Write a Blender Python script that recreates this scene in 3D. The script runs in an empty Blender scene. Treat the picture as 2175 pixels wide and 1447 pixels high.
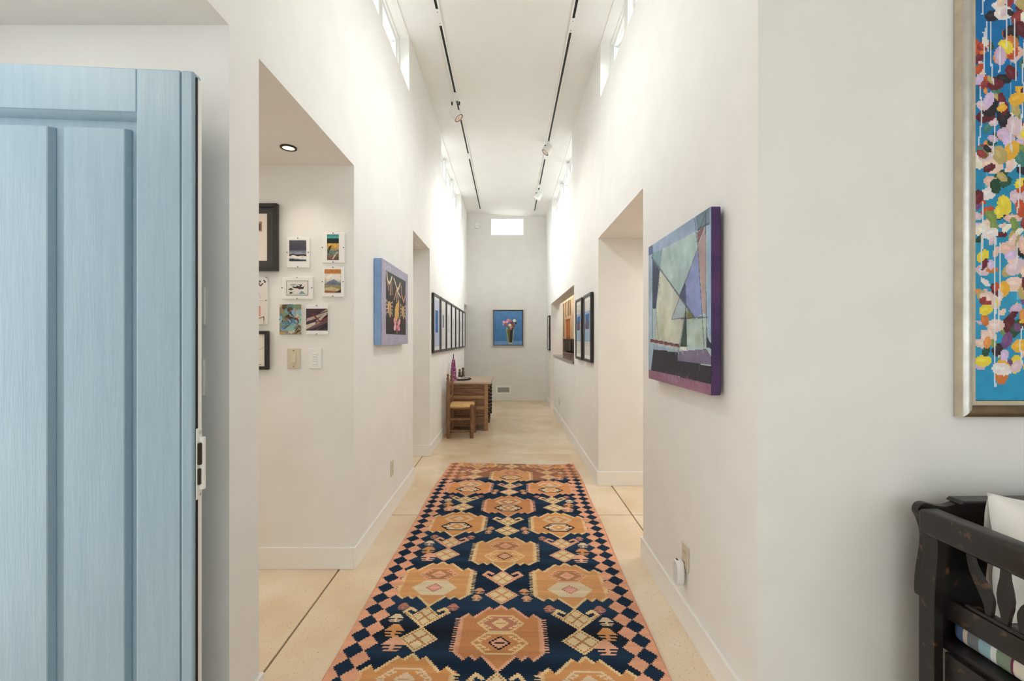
import bpy, bmesh, math, random
import numpy as np
from mathutils import Vector, Matrix

random.seed(7)
RNG = np.random.RandomState(11)
PI = math.pi
C = bpy.context.scene.collection
SC = bpy.context.scene

# ------------------------------------------------------------------ camera
cd = bpy.data.cameras.new('camera')
cam = bpy.data.objects.new('camera', cd); C.objects.link(cam)
cam.location = (0, 0, 1.3); cam.rotation_euler = (PI/2, 0, 0)
cd.sensor_width = 36; cd.lens = 967/2175*36
cd.shift_x = 7.5/2175; cd.shift_y = -2.5/2175
cd.clip_start = 0.02
SC.camera = cam

# ------------------------------------------------------------------ world, lights, exposure
w = bpy.data.worlds.new('sky'); SC.world = w; w.use_nodes = True
w.node_tree.nodes['Background'].inputs[0].default_value = (0.93, 0.97, 1.0, 1)
w.node_tree.nodes['Background'].inputs[1].default_value = 1.3
SC.view_settings.view_transform = 'Standard'
SC.view_settings.look = 'None'
SC.view_settings.gamma = 1.0
SC.view_settings.use_curve_mapping = False
SC.view_settings.exposure = 0.05
SC.cycles.max_bounces = 8
SC.cycles.diffuse_bounces = 7
SC.cycles.glossy_bounces = 3
SC.cycles.caustics_reflective = False
SC.cycles.caustics_refractive = False
SC.cycles.adaptive_threshold = 0.1
SC.cycles.transparent_max_bounces = 12
SC.cycles.sample_clamp_indirect = 6.0

def area(name, loc, rot, sx, sy, power, color=(1, 1, 1), spread=None):
    l = bpy.data.lights.new(name, 'AREA'); l.shape = 'RECTANGLE'; l.size = sx; l.size_y = sy
    l.energy = power; l.color = color
    if spread: l.spread = spread
    o = bpy.data.objects.new(name, l); C.objects.link(o); o.location = loc; o.rotation_euler = rot
    return o
DAY = (0.95, 0.978, 1.0)
TD = 0.98   # sky light comes down through the high windows
area('fill_light_behind_camera', (0.7, -2.62, 1.75), (PI/2, 0, 0), 4.8, 3.0, 17, DAY)  # added fill from behind the camera, set at the unseen glazing
area('daylight_front_door', (-2.05, 0.72, 1.05), (PI/2, 0, -PI/2), 0.85, 1.95, 11, DAY)
area('daylight_clerestory_left_near', (-1.16, 2.95, 3.76), (PI/2-TD, 0, -PI/2), 2.1, 0.42, 36, DAY, 2.0)
area('daylight_clerestory_left_far', (-1.16, 7.15, 3.76), (PI/2-TD, 0, -PI/2), 2.4, 0.42, 68, DAY, 2.0)
area('daylight_clerestory_right_near', (1.09, 2.95, 3.68), (PI/2-TD, 0, PI/2), 2.0, 0.42, 36, DAY, 2.0)
area('daylight_clerestory_right_far', (1.09, 7.05, 3.68), (PI/2-TD, 0, PI/2), 2.5, 0.42, 68, DAY, 2.0)
area('daylight_end_window', (-0.02, 9.87, 3.74), (-PI/2+TD, 0, 0), 0.72, 0.40, 9, DAY)
area('fill_light_side_right', (2.1, 3.3, 2.15), (0, 0, 0), 1.0, 0.8, 18, (1, 0.97, 0.93))  # added lamp without a fixture, fills the right side room
area('fill_light_alcove', (-1.35, 0.75, 2.27), (0, 0, 0), 0.5, 0.5, 3.5, (1, 0.95, 0.88))  # added fill under the soffit, lifts the alcove wall
area('fill_light_hall_left', (-2.2, 2.1, 2.24), (0, 0, 0), 0.6, 0.6, 7, (1, 0.95, 0.89))  # unseen fill added deeper in the side hall, besides the downlight
area('fill_light_doorway_left', (-1.8, 4.5, 2.24), (0, 0, 0), 0.5, 0.5, 7, (1, 0.97, 0.93))  # unseen lamp added to light the room behind the narrow doorway
area('fill_light_kitchen', (1.12, 8.9, 2.56), (0, 0, 0), 0.22, 3.2, 26, (1, 0.9, 0.78))  # added strip of fill that brightens the cabinets

# ------------------------------------------------------------------ colour and materials
def lin(c):
    out = []
    for v in c:
        v = v/255.0
        out.append(v/12.92 if v <= 0.04045 else ((v+0.055)/1.055)**2.4)
    return out
def S(r, g, b): return np.array(lin((r, g, b)))
MATS = {}
def mat(name, rgb, rough=0.6, metal=0.0, var=0.0, scale=8.0, bump=0.0, bscale=60.0, stretch=None, spec=0.4, rgb2=None, thresh=None, emit=None, coat=0.0, detail=4):
    m = bpy.data.materials.new(name); m.use_nodes = True; MATS[name] = m
    nt = m.node_tree; N = nt.nodes; L = nt.links
    b = N['Principled BSDF']
    col = lin(rgb)
    b.inputs['Base Color'].default_value = (*col, 1); b.inputs['Roughness'].default_value = rough
    b.inputs['Metallic'].default_value = metal; b.inputs['Specular IOR Level'].default_value = spec
    if coat: b.inputs['Coat Weight'].default_value = coat
    if emit:
        b.inputs['Emission Color'].default_value = (*lin(rgb), 1); b.inputs['Emission Strength'].default_value = emit
    tc = N.new('ShaderNodeTexCoord'); mp = N.new('ShaderNodeMapping')
    L.new(tc.outputs['Object'], mp.inputs['Vector'])
    if stretch: mp.inputs['Scale'].default_value = stretch
    if var or rgb2:
        nz = N.new('ShaderNodeTexNoise'); nz.inputs['Scale'].default_value = scale; nz.inputs['Detail'].default_value = detail
        L.new(mp.outputs[0], nz.inputs['Vector'])
        rp = N.new('ShaderNodeValToRGB')
        c2 = lin(rgb2) if rgb2 else [min(1, v*(1+var)) for v in col]
        c1 = col if rgb2 else [v*(1-var) for v in col]
        lo, hi = thresh if thresh else (0.3, 0.7)
        rp.color_ramp.elements[0].position = lo; rp.color_ramp.elements[1].position = hi
        rp.color_ramp.elements[0].color = (*c1, 1); rp.color_ramp.elements[1].color = (*c2, 1)
        L.new(nz.outputs[0], rp.inputs[0]); L.new(rp.outputs[0], b.inputs['Base Color'])
    if bump:
        n2 = N.new('ShaderNodeTexNoise'); n2.inputs['Scale'].default_value = bscale; n2.inputs['Detail'].default_value = 2
        L.new(mp.outputs[0], n2.inputs['Vector'])
        bp = N.new('ShaderNodeBump'); bp.inputs['Strength'].default_value = bump; bp.inputs['Distance'].default_value = 0.004
        L.new(n2.outputs[0], bp.inputs['Height']); L.new(bp.outputs[0], b.inputs['Normal'])
    return m
def attr_mat(name, rough=0.7, bump=0.0, bscale=200, stretch=(1, 1, 1), spec=0.3, coat=0.0):
    m = bpy.data.materials.new(name); m.use_nodes = True; MATS[name] = m
    nt = m.node_tree; b = nt.nodes['Principled BSDF']
    a = nt.nodes.new('ShaderNodeAttribute'); a.attribute_name = 'weave'
    nt.links.new(a.outputs['Color'], b.inputs['Base Color'])
    b.inputs['Roughness'].default_value = rough; b.inputs['Specular IOR Level'].default_value = spec
    if coat: b.inputs['Coat Weight'].default_value = coat
    if bump:
        tc = nt.nodes.new('ShaderNodeTexCoord'); mp = nt.nodes.new('ShaderNodeMapping'); mp.inputs['Scale'].default_value = stretch
        nz = nt.nodes.new('ShaderNodeTexNoise'); nz.inputs['Scale'].default_value = bscale
        bp = nt.nodes.new('ShaderNodeBump'); bp.inputs['Strength'].default_value = bump; bp.inputs['Distance'].default_value = 0.003
        nt.links.new(tc.outputs['Object'], mp.inputs[0]); nt.links.new(mp.outputs[0], nz.inputs['Vector'])
        nt.links.new(nz.outputs[0], bp.inputs['Height']); nt.links.new(bp.outputs[0], b.inputs['Normal'])
    return m

WALL = mat('wall_plaster', (238, 236, 232), 0.75, var=0.02, scale=5, spec=0.25, detail=2)
CEIL = mat('ceiling_paint', (240, 238, 234), 0.85, var=0.01, scale=4, spec=0.2, detail=1)
TRIM = mat('trim_paint', (242, 240, 236), 0.45, var=0.01, scale=6)
SLAB = mat('polished_concrete', (222, 196, 161), 0.27, var=0, scale=1.9, bump=0.03, bscale=40, rgb2=(238, 221, 195), thresh=(0.34, 0.66), spec=0.5)
def speckle(m):
    nt = m.node_tree; b = nt.nodes['Principled BSDF']; src = b.inputs['Base Color'].links[0].from_socket
    tc = nt.nodes.new('ShaderNodeTexCoord'); nz = nt.nodes.new('ShaderNodeTexNoise'); nz.inputs['Scale'].default_value = 120; nz.inputs['Detail'].default_value = 1
    rp = nt.nodes.new('ShaderNodeValToRGB'); rp.color_ramp.elements[0].position = .66; rp.color_ramp.elements[1].position = .74
    mx = nt.nodes.new('ShaderNodeMixRGB'); mx.inputs[2].default_value = (*lin((184, 156, 124)), 1)
    nt.links.new(tc.outputs['Object'], nz.inputs['Vector']); nt.links.new(nz.outputs[0], rp.inputs[0]); nt.links.new(rp.outputs[0], mx.inputs[0])
    nt.links.new(src, mx.inputs[1]); nt.links.new(mx.outputs[0], b.inputs['Base Color'])
speckle(SLAB)
JOINT = mat('joint_filler', (146, 126, 102), 0.8, var=0.1, scale=20)
WINF = mat('window_vinyl', (240, 240, 238), 0.4, var=0.01)
DOORB = mat('door_blue_paint', (143, 166, 181), 0.34, scale=7, stretch=(9, 9, 0.6), rgb2=(152, 174, 187), thresh=(0.3, 0.72), bump=0.10, bscale=22, spec=0.45)
BLACK = mat('black_rubber', (16, 15, 24), 0.5, var=0.1)
WHITEM = mat('white_metal', (238, 238, 234), 0.35, var=0.01)
BLKM = mat('black_slot', (10, 10, 11), 0.5, var=0.1)
FRAMEB = mat('black_frame_wood', (38, 33, 30), 0.35, var=0.2, scale=30, stretch=(4, 4, 1), spec=0.5)
MATB = mat('mat_board_white', (250, 249, 246), 0.85, var=0.01)
MATD = mat('mat_board_charcoal', (74, 72, 70), 0.85, var=0.05)
SILVER = mat('silver_leaf', (206, 203, 194), 0.28, metal=0.85, var=0.12, scale=14, bump=0.15, bscale=50)
SILVERF = mat('silver_leaf_warm', (205, 193, 172), 0.42, metal=0.5, var=0.12, scale=18, bump=0.15, bscale=50)
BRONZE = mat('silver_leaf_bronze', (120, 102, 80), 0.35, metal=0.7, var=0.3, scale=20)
DARKW = mat('worn_dark_wood', (34, 28, 25), 0.36, scale=30, stretch=(1, 1, 1), rgb2=(120, 86, 62), thresh=(0.62, 0.76), bump=0.12, bscale=35, spec=0.5)
DESKW = mat('desk_wood', (116, 82, 60), 0.5, scale=7, stretch=(1, 1, 7), rgb2=(158, 120, 92), thresh=(0.3, 0.75), bump=0.2, bscale=30)
DESKL = mat('desk_rail_wood', (158, 122, 88), 0.5, scale=7, stretch=(1, 1, 7), rgb2=(184, 146, 108), thresh=(0.3, 0.75), bump=0.2, bscale=30)
DESKT = mat('desk_top_wood', (176, 148, 124), 0.32, scale=5, stretch=(1, 6, 1), rgb2=(196, 170, 148), thresh=(0.3, 0.75), bump=0.1, bscale=30)
CHAIRW = mat('chair_wood', (108, 76, 52), 0.5, scale=8, stretch=(6, 6, 1), rgb2=(152, 112, 80), thresh=(0.3, 0.75), bump=0.2, bscale=30)
RUSH = mat('woven_rush', (186, 142, 82), 0.8, scale=26, stretch=(1, 5, 1), rgb2=(226, 190, 128), thresh=(0.35, 0.65), bump=0.7, bscale=45)
GRANITE = mat('granite', (74, 62, 58), 0.15, scale=60, rgb2=(128, 112, 102), thresh=(0.4, 0.65), spec=0.6)
CABW = mat('cabinet_maple', (226, 200, 164), 0.4, scale=6, stretch=(1, 1, 0.3), rgb2=(236, 214, 182), thresh=(0.3, 0.7))
CABO = mat('cabinet_cherry', (214, 136, 66), 0.45, var=0.06, scale=6)
GLOSSB = mat('black_glass', (10, 10, 11), 0.35, var=0.05, spec=0.25)
IVORY = mat('ivory_plastic', (214, 203, 180), 0.4, var=0.01)
PLAST = mat('white_plastic', (240, 240, 238), 0.35, var=0.01)
LINEN = mat('white_linen', (240, 234, 226), 0.9, var=0.03, scale=12, bump=0.3, bscale=14)
CHROME = mat('chrome', (214, 214, 214), 0.25, metal=0.9, var=0.03)
DARKM = mat('dark_bronze', (62, 52, 40), 0.4, metal=0.6, var=0.1)
FIGW = mat('carved_dark_wood', (78, 62, 50), 0.5, rgb2=(128, 110, 90), scale=40, thresh=(0.4, 0.65), bump=0.2)
PURP = mat('purple_cloth', (122, 44, 98), 0.7, scale=38, rgb2=(214, 150, 190), thresh=(0.48, 0.62), bump=0.3)
PURPLE_EDGE = mat('purple_canvas_edge', (66, 46, 92), 0.6, rgb2=(94, 58, 106), scale=7, thresh=(0.35, 0.7), bump=0.2)
BLUE_EDGE = mat('blue_canvas_edge', (128, 160, 206), 0.6, rgb2=(146, 176, 216), scale=7, thresh=(0.35, 0.7), bump=0.1)
LAMP = mat('lamp_lens', (255, 236, 205), 0.4, emit=3.0)
REFL = mat('copper_reflector', (222, 190, 172), 0.35, metal=0.3, var=0.05)
SHELL = mat('pale_shell', (214, 206, 196), 0.5, rgb2=(150, 140, 132), scale=30, thresh=(0.45, 0.6))
PAINT = attr_mat('painted_canvas', 0.55, bump=0.35, bscale=60, spec=0.35)
PRINT = attr_mat('printed_paper', 0.6, coat=0.25)
KILIM = attr_mat('kilim_wool', 0.95, bump=0.6, bscale=120, stretch=(0.6, 4, 1), spec=0.1)
def glass_mat(name, tint=(1, 1, 1), refl=0.08):
    m = bpy.data.materials.new(name); m.use_nodes = True; MATS[name] = m
    nt = m.node_tree; N = nt.nodes; out = N['Material Output']; N.remove(N['Principled BSDF'])
    t = N.new('ShaderNodeBsdfTransparent'); t.inputs[0].default_value = (*tint, 1)
    g = N.new('ShaderNodeBsdfGlossy'); g.inputs['Roughness'].default_value = 0.03
    mx = N.new('ShaderNodeMixShader'); f = N.new('ShaderNodeLayerWeight'); f.inputs['Blend'].default_value = 0.3
    mm = N.new('ShaderNodeMath'); mm.operation = 'MULTIPLY'; mm.inputs[1].default_value = refl*3
    nt.links.new(f.outputs['Fresnel'], mm.inputs[0]); nt.links.new(mm.outputs[0], mx.inputs[0])
    nt.links.new(t.outputs[0], mx.inputs[1]); nt.links.new(g.outputs[0], mx.inputs[2]); nt.links.new(mx.outputs[0], out.inputs[0])
    return m
GLASS = glass_mat('window_glass', (0.97, 0.99, 0.99))
PGLASS = glass_mat('picture_glass', (1.0, 1.0, 1.0), 0.035)

# ------------------------------------------------------------------ mesh helpers
class MB:
    def __init__(s): s.v = []; s.f = []
    def add(s, vs, fs):
        n = len(s.v); s.v += [tuple(q) for q in vs]; s.f += [tuple(i+n for i in q) for q in fs]; return s
    def box(s, x0, x1, y0, y1, z0, z1):
        return s.add([(x0,y0,z0),(x1,y0,z0),(x1,y1,z0),(x0,y1,z0),(x0,y0,z1),(x1,y0,z1),(x1,y1,z1),(x0,y1,z1)],
                     [(0,3,2,1),(4,5,6,7),(0,1,5,4),(1,2,6,5),(2,3,7,6),(3,0,4,7)])
    def prism(s, pts, a0, a1, axis='y'):
        # pts: closed outline in the two other axes; extruded between a0 and a1
        n = len(pts)
        def P(p, a):
            if axis == 'y': return (p[0], a, p[1])
            if axis == 'x': return (a, p[0], p[1])
            return (p[0], p[1], a)
        vs = [P(p, a0) for p in pts] + [P(p, a1) for p in pts]
        fs = [tuple(range(n)), tuple(range(2*n-1, n-1, -1))]
        for i in range(n):
            j = (i+1) % n; fs.append((j, i, i+n, j+n))
        return s.add(vs, fs)
    def tube(s, pts, rad, n=10, cap=True):
        pts = [Vector(p) for p in pts]; k = len(pts)
        rr = rad if isinstance(rad, (list, tuple)) else [rad]*k
        vs = []; fs = []
        up = None
        for i, p in enumerate(pts):
            d = (pts[min(i+1, k-1)] - pts[max(i-1, 0)]).normalized()
            if up is None:
                up = Vector((0, 0, 1)) if abs(d.z) < 0.9 else Vector((1, 0, 0))
            a = d.cross(up).normalized(); b = a.cross(d).normalized(); up = b
            for j in range(n):
                t = 2*PI*j/n; vs.append(p + (a*math.cos(t) + b*math.sin(t))*rr[i])
        for i in range(k-1):
            for j in range(n):
                q = (j+1) % n; fs.append((i*n+j, i*n+q, (i+1)*n+q, (i+1)*n+j))
        if cap: fs += [tuple(range(n-1, -1, -1)), tuple(range((k-1)*n, k*n))]
        return s.add(vs, fs)
    def lathe(s, prof, c=(0, 0, 0), n=20, axis=(0, 0, 1)):
        q = Vector((0, 0, 1)).rotation_difference(Vector(axis)); vs = []; fs = []
        for r, z in prof:
            for j in range(n):
                t = 2*PI*j/n; vs.append(q @ Vector((r*math.cos(t), r*math.sin(t), z)) + Vector(c))
        k = len(prof)
        for i in range(k-1):
            for j in range(n):
                e = (j+1) % n; fs.append((i*n+j, i*n+e, (i+1)*n+e, (i+1)*n+j))
        fs += [tuple(range(n-1, -1, -1)), tuple(range((k-1)*n, k*n))]
        return s.add(vs, fs)
    def build(s, name, m, parent=None, bevel=0.0, seg=2, smooth=False, loc=None, rotz=0):
        me = bpy.data.meshes.new(name); me.from_pydata(s.v, [], s.f)
        bm = bmesh.new(); bm.from_mesh(me)
        bmesh.ops.recalc_face_normals(bm, faces=bm.faces)
        if bevel:
            es = [e for e in bm.edges if len(e.link_faces) == 2 and e.calc_face_angle(0) > 0.6]
            bmesh.ops.bevel(bm, geom=es, offset=bevel, segments=seg, affect='EDGES', profile=0.5, clamp_overlap=True)
        bm.to_mesh(me); bm.free()
        me.materials.append(m)
        if smooth:
            me.polygons.foreach_set('use_smooth', [True]*len(me.polygons))
            try: me.set_sharp_from_angle(angle=0.7)
            except Exception: pass
        o = bpy.data.objects.new(name, me); C.objects.link(o)
        if parent: o.parent = parent
        if loc is not None: o.location = loc
        if rotz: o.rotation_euler.z = rotz
        return o
def tag(o, label=None, cat=None, group=None, kind=None):
    if label: o['label'] = label
    if cat: o['category'] = cat
    if group: o['group'] = group
    if kind: o['kind'] = kind
    return o
def thing(name, label, cat, loc=(0, 0, 0), rotz=0, group=None, kind=None):
    o = bpy.data.objects.new(name, None); C.objects.link(o); o.empty_display_size = 0.05
    o.location = loc; o.rotation_euler = (0, 0, rotz)
    return tag(o, label, cat, group, kind)

class Canvas:
    """flat picture: a grid of colour cells, x to the right, y downwards, in metres"""
    def __init__(s, w, h, cell, bg, celly=None, tooth=0.0):
        s.w, s.h = w, h; s.nx = max(2, round(w/cell)); s.ny = max(2, round(h/(celly or cell)))
        s.col = np.ones((s.ny, s.nx, 3))*np.array(bg)
        gx = (np.arange(s.nx)+.5)*w/s.nx; gy = (np.arange(s.ny)+.5)*h/s.ny
        s.X, s.Y = np.meshgrid(gx, gy)
        if tooth: s.X = s.X + tooth*np.where((np.arange(s.ny) % 2 == 0)[:, None], 1.0, -1.0)
    def sl(s, x0, x1, y0, y1, pad=0.012):
        cx, cy = s.w/s.nx, s.h/s.ny
        i0 = max(0, int((y0-pad)/cy)); i1 = min(s.ny, int((y1+pad)/cy)+2)
        j0 = max(0, int((x0-pad)/cx)); j1 = min(s.nx, int((x1+pad)/cx)+2)
        return slice(i0, max(i0, i1)), slice(j0, max(j0, j1))
    def put(s, a, mask, c, op=1.0):
        v = s.col[a]; v[mask] = v[mask]*(1-op) + np.array(c)*op; s.col[a] = v
    def poly(s, pts, c, op=1.0):
        xs = [p[0] for p in pts]; ys = [p[1] for p in pts]
        a = s.sl(min(xs), max(xs), min(ys), max(ys)); X = s.X[a]; Y = s.Y[a]
        if X.size == 0: return s
        ins = np.zeros(X.shape, bool); n = len(pts)
        for i in range(n):
            x1, y1 = pts[i]; x2, y2 = pts[(i+1) % n]
            if y1 == y2: continue
            cr = ((y1 > Y) != (y2 > Y)) & (X < (x2-x1)*(Y-y1)/(y2-y1)+x1); ins ^= cr
        s.put(a, ins, c, op); return s
    def npoly(s, pts, c, op=1.0): return s.poly([(p[0]*s.w, p[1]*s.h) for p in pts], c, op)
    def rect(s, x0, x1, y0, y1, c, op=1.0): return s.poly([(x0, y0), (x1, y0), (x1, y1), (x0, y1)], c, op)
    def ell(s, cx, cy, rx, ry, c, rot=0.0, op=1.0):
        r = max(rx, ry); a = s.sl(cx-r, cx+r, cy-r, cy+r); X = s.X[a]-cx; Y = s.Y[a]-cy
        u = X*math.cos(rot)+Y*math.sin(rot); v = -X*math.sin(rot)+Y*math.cos(rot)
        s.put(a, (u/rx)**2+(v/ry)**2 < 1, c, op); return s
    def line(s, pts, wd, c, op=1.0):
        for (x1, y1), (x2, y2) in zip(pts[:-1], pts[1:]):
            a = s.sl(min(x1, x2)-wd, max(x1, x2)+wd, min(y1, y2)-wd, max(y1, y2)+wd); X = s.X[a]; Y = s.Y[a]
            if X.size == 0: continue
            dx, dy = x2-x1, y2-y1; L2 = dx*dx+dy*dy+1e-12
            t = np.clip(((X-x1)*dx+(Y-y1)*dy)/L2, 0, 1)
            s.put(a, np.hypot(X-x1-t*dx, Y-y1-t*dy) < wd/2, c, op)
        return s
    def nline(s, pts, wd, c, op=1.0): return s.line([(p[0]*s.w, p[1]*s.h) for p in pts], wd, c, op)
    def vgrad(s, stops, x0=0, x1=9, y0=0, y1=9):
        a = s.sl(x0, min(x1, s.w), y0, min(y1, s.h), 0); yy = s.Y[a]
        for k in range(3): s.col[a][..., k] = np.interp(yy, [q[0]*s.h for q in stops], [q[1][k] for q in stops])
        return s
    def noise(s, amp, n=10, m=10, streak=None):
        g = RNG.rand(m+2, n+2)
        yi = (s.Y/s.h*m).clip(0, m-1e-3); xi = (s.X/s.w*n).clip(0, n-1e-3)
        i = yi.astype(int); j = xi.astype(int); fy = yi-i; fx = xi-j
        v = g[i, j]*(1-fy)*(1-fx)+g[i+1, j]*fy*(1-fx)+g[i, j+1]*(1-fy)*fx+g[i+1, j+1]*fy*fx
        s.col = np.clip(s.col*(1+amp*(v[..., None]-.5)*2), 0, 1); return s
    def mesh(s, name, m, parent, x0, y, z1, warp=None):
        """vertical picture in local space: left edge x0, plane y, top z1, facing -y"""
        nx, ny = s.nx, s.ny
        gx = np.arange(nx+1)*s.w/nx; gy = np.arange(ny+1)*s.h/ny
        GX, GY = np.meshgrid(gx, gy)
        if warp: V = warp(GX, GY)
        else: V = np.stack([x0+GX, np.full_like(GX, y), z1-GY], -1)
        V = V.reshape(-1, 3)
        i = np.arange(ny)[:, None]*(nx+1)+np.arange(nx)[None]
        F = np.stack([i, i+nx+1, i+nx+2, i+1], -1).reshape(-1)
        me = bpy.data.meshes.new(name)
        me.vertices.add(len(V)); me.vertices.foreach_set('co', V.astype(np.float32).ravel())
        me.loops.add(len(F)); me.loops.foreach_set('vertex_index', F.astype(np.int32))
        me.polygons.add(nx*ny); me.polygons.foreach_set('loop_start', np.arange(nx*ny, dtype=np.int32)*4)
        me.update(calc_edges=True)
        at = me.attributes.new('weave', 'FLOAT_COLOR', 'FACE')
        cc = np.ones((nx*ny, 4), np.float32); cc[:, :3] = s.col.reshape(-1, 3); at.data.foreach_set('color', cc.ravel())
        me.materials.append(m)
        o = bpy.data.objects.new(name, me); C.objects.link(o)
        if parent: o.parent = parent
        return o

# ------------------------------------------------------------------ setting
XL, XR = -0.875, 0.80           # corridor wall faces
YE = 9.63                       # end wall
HL, HR = 2.285, 2.20            # heads of the openings
def ceil_z(x): return 3.975 - (x-XL)*0.0537

def wall_grid(name, label, axis, t0, t1, u0, u1, z0, z1, openings, m=WALL):
    us = sorted({u0, u1, *[q for o in openings for q in o[:2]]}); zs = sorted({z0, z1, *[q for o in openings for q in o[2:]]})
    us = [u for u in us if u0 <= u <= u1]; zs = [z for z in zs if z0 <= z <= z1]
    def solid(i, j):
        if i < 0 or j < 0 or i >= len(us)-1 or j >= len(zs)-1: return False
        uc = (us[i]+us[i+1])/2; zc = (zs[j]+zs[j+1])/2
        return not any(o[0] < uc < o[1] and o[2] < zc < o[3] for o in openings)
    b = MB()
    def P(t, u, z): return (t, u, z) if axis == 'x' else (u, t, z)
    for i in range(len(us)-1):
        for j in range(len(zs)-1):
            if not solid(i, j): continue
            a, c, d, e = us[i], us[i+1], zs[j], zs[j+1]
            for t in (t0, t1): b.add([P(t,a,d),P(t,c,d),P(t,c,e),P(t,a,e)], [(0,1,2,3)])
            if not solid(i-1, j): b.add([P(t0,a,d),P(t1,a,d),P(t1,a,e),P(t0,a,e)], [(0,1,2,3)])
            if not solid(i+1, j): b.add([P(t0,c,d),P(t1,c,d),P(t1,c,e),P(t0,c,e)], [(0,1,2,3)])
            if not solid(i, j-1): b.add([P(t0,a,d),P(t1,a,d),P(t1,c,d),P(t0,c,d)], [(0,1,2,3)])
            if not solid(i, j+1): b.add([P(t0,a,e),P(t1,a,e),P(t1,c,e),P(t0,c,e)], [(0,1,2,3)])
    me = bpy.data.meshes.new(name); me.from_pydata(b.v, [], b.f)
    bm = bmesh.new(); bm.from_mesh(me); bmesh.ops.remove_doubles(bm, verts=bm.verts, dist=1e-5)
    bmesh.ops.recalc_face_normals(bm, faces=bm.faces); bm.to_mesh(me); bm.free(); me.materials.append(m)
    o = bpy.data.objects.new(name, me); C.objects.link(o)
    return tag(o, label, 'wall', kind='structure')

ZT = 4.25
wall_grid('wall_left', 'off-white left corridor wall with openings and clerestory windows', 'x', XL-0.17, XL, -2.5, YE, 0, ZT, [
    (-2.5, 1.427, 0, HL), (1.596, 2.58, 0, HL), (4.17, 5.066, 0, 2.30), (9.0, YE, 0, 2.01),
    (1.95, 4.01, 3.49, 3.955), (5.92, 8.40, 3.49, 3.955)])
wall_grid('wall_right', 'off-white right corridor wall with wide opening and kitchen pass-through', 'x', XR, XR+0.17, 1.46, YE, 0, ZT, [
    (2.705, 4.05, 0, HR), (5.55, 8.0, 1.0, 1.965), (8.0, 8.55, 0, 1.965),
    (1.95, 3.957, 3.41, 3.87), (5.73, 8.35, 3.41, 3.87)])
wall_grid('wall_end', 'off-white wall closing the far end of the corridor', 'y', YE, YE+0.17, -3.2, 0.97, 0, ZT, [(-0.388, 0.339, 3.49, 3.90)])
wall_grid('wall_entry', 'off-white entry wall behind the bench and large framed painting', 'y', 1.46, 1.63, XR+0.17, 3.4, 0, ZT, [])
wall_grid('wall_alcove', 'cream alcove wall behind the open blue door', 'y', 1.427, 1.596, -3.2, XL-0.17, 0, HL, [])
wall_grid('wall_niche', 'cream side hall wall hung with small pictures', 'y', 2.58, 2.75, -3.2, XL-0.17, 0, HL, [])
wall_grid('wall_doorway', 'cream wall seen inside the narrow left doorway', 'y', 5.066, 5.236, -3.2, XL-0.17, 0, 2.30, [])
wall_grid('wall_sideroom', 'cream wall seen through the wide right opening', 'y', 4.05, 4.22, XR+0.17, 3.4, 0, 2.6, [])
wall_grid('wall_pantry', 'cream wall beyond the kitchen counter', 'y', 8.55, 8.62, XR+0.17, 1.02, 0, 2.6, [])
wall_grid('wall_kitchen', 'cream wall at the back of the kitchen', 'y', 11.2, 11.3, 0.97, 3.4, 0, 2.6, [])
wall_grid('wall_kitchen_side', 'cream wall between kitchen and end wall', 'x', 0.90, 0.97, YE+0.17, 11.3, 0, 2.6, [])
wall_grid('wall_outer_left', 'cream outer wall closing the side halls on the left', 'x', -3.3, -3.2, 1.427, YE+0.17, 0, 2.6, [])
wall_grid('wall_front', 'cream outer wall of the alcove with the front door opening', 'x', -1.96, -1.82, -2.5, 1.427, 0, HL, [(0.24, 1.18, 0, 2.06)])
wall_grid('wall_outer_right', 'off-white outer wall on the right', 'x', 3.4, 3.5, -2.5, 11.3, 0, ZT, [])
wall_grid('wall_back', 'unseen off-white back wall with a wide opening added to let in light', 'y', -2.5, -2.33, -1.96, 3.4, 0, ZT, [(-1.7, 3.1, 0.05, 3.3)])  # opening added so that light enters from behind the camera

def flat(name, label, cat, b, m, bevel=0):
    return tag(b.build(name, m, None, bevel), label, cat, kind='structure')
cb = MB(); x0, x1 = -2.0, 3.5
cb.prism([(x0, ceil_z(x0)), (x1, ceil_z(x1)), (x1, ceil_z(x1)+0.12), (x0, ceil_z(x0)+0.12)], -2.5, YE+0.05, 'y')
flat('ceiling', 'tall off-white corridor ceiling carrying two lighting tracks', 'ceiling', cb, CEIL)
flat('ceiling_alcove', 'low cream ceiling over the side halls on the left', 'ceiling', MB().box(-3.3, XL-0.17, -2.5, YE+0.17, 2.302, 2.42), WALL)
flat('ceiling_niche', 'low cream soffit over alcove and side hall', 'ceiling', MB().box(-3.2, XL-0.17, -2.4, 2.6, HL, 2.301), WALL)
flat('ceiling_sideroom', 'low cream ceiling inside the wide right opening', 'ceiling', MB().box(XR+0.17, 3.4, 1.63, 4.05, HR, HR+0.1), WALL)
flat('ceiling_kitchen', 'kitchen ceiling beyond the pass-through', 'ceiling', MB().box(XR+0.17, 3.4, 4.22, 11.3, 2.6, 2.7), WALL)

# floor: saw-cut slabs
fl = flat('floor', 'tan polished concrete floor cut into large slabs', 'floor', MB().box(-3.3, 3.5, -2.5, 11.3, -0.12, -0.006), JOINT)
bx = [-3.3, -0.957, 0.917, 3.5]; by = [-2.5, -0.35, 1.50, 3.37, 5.15, 7.44, 9.60, 11.3]
for i in range(3):
    for j in range(7):
        g = 0.0050
        sx, sy = bx[i+1]-bx[i], by[j+1]-by[j]
        o = MB().box(-sx/2+g, sx/2-g, -sy/2+g, sy/2-g, -0.05, 0).build('slab', SLAB, fl, 0.002, 1)
        o.location = ((bx[i]+bx[i+1])/2, (by[j]+by[j+1])/2, 0)

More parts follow.
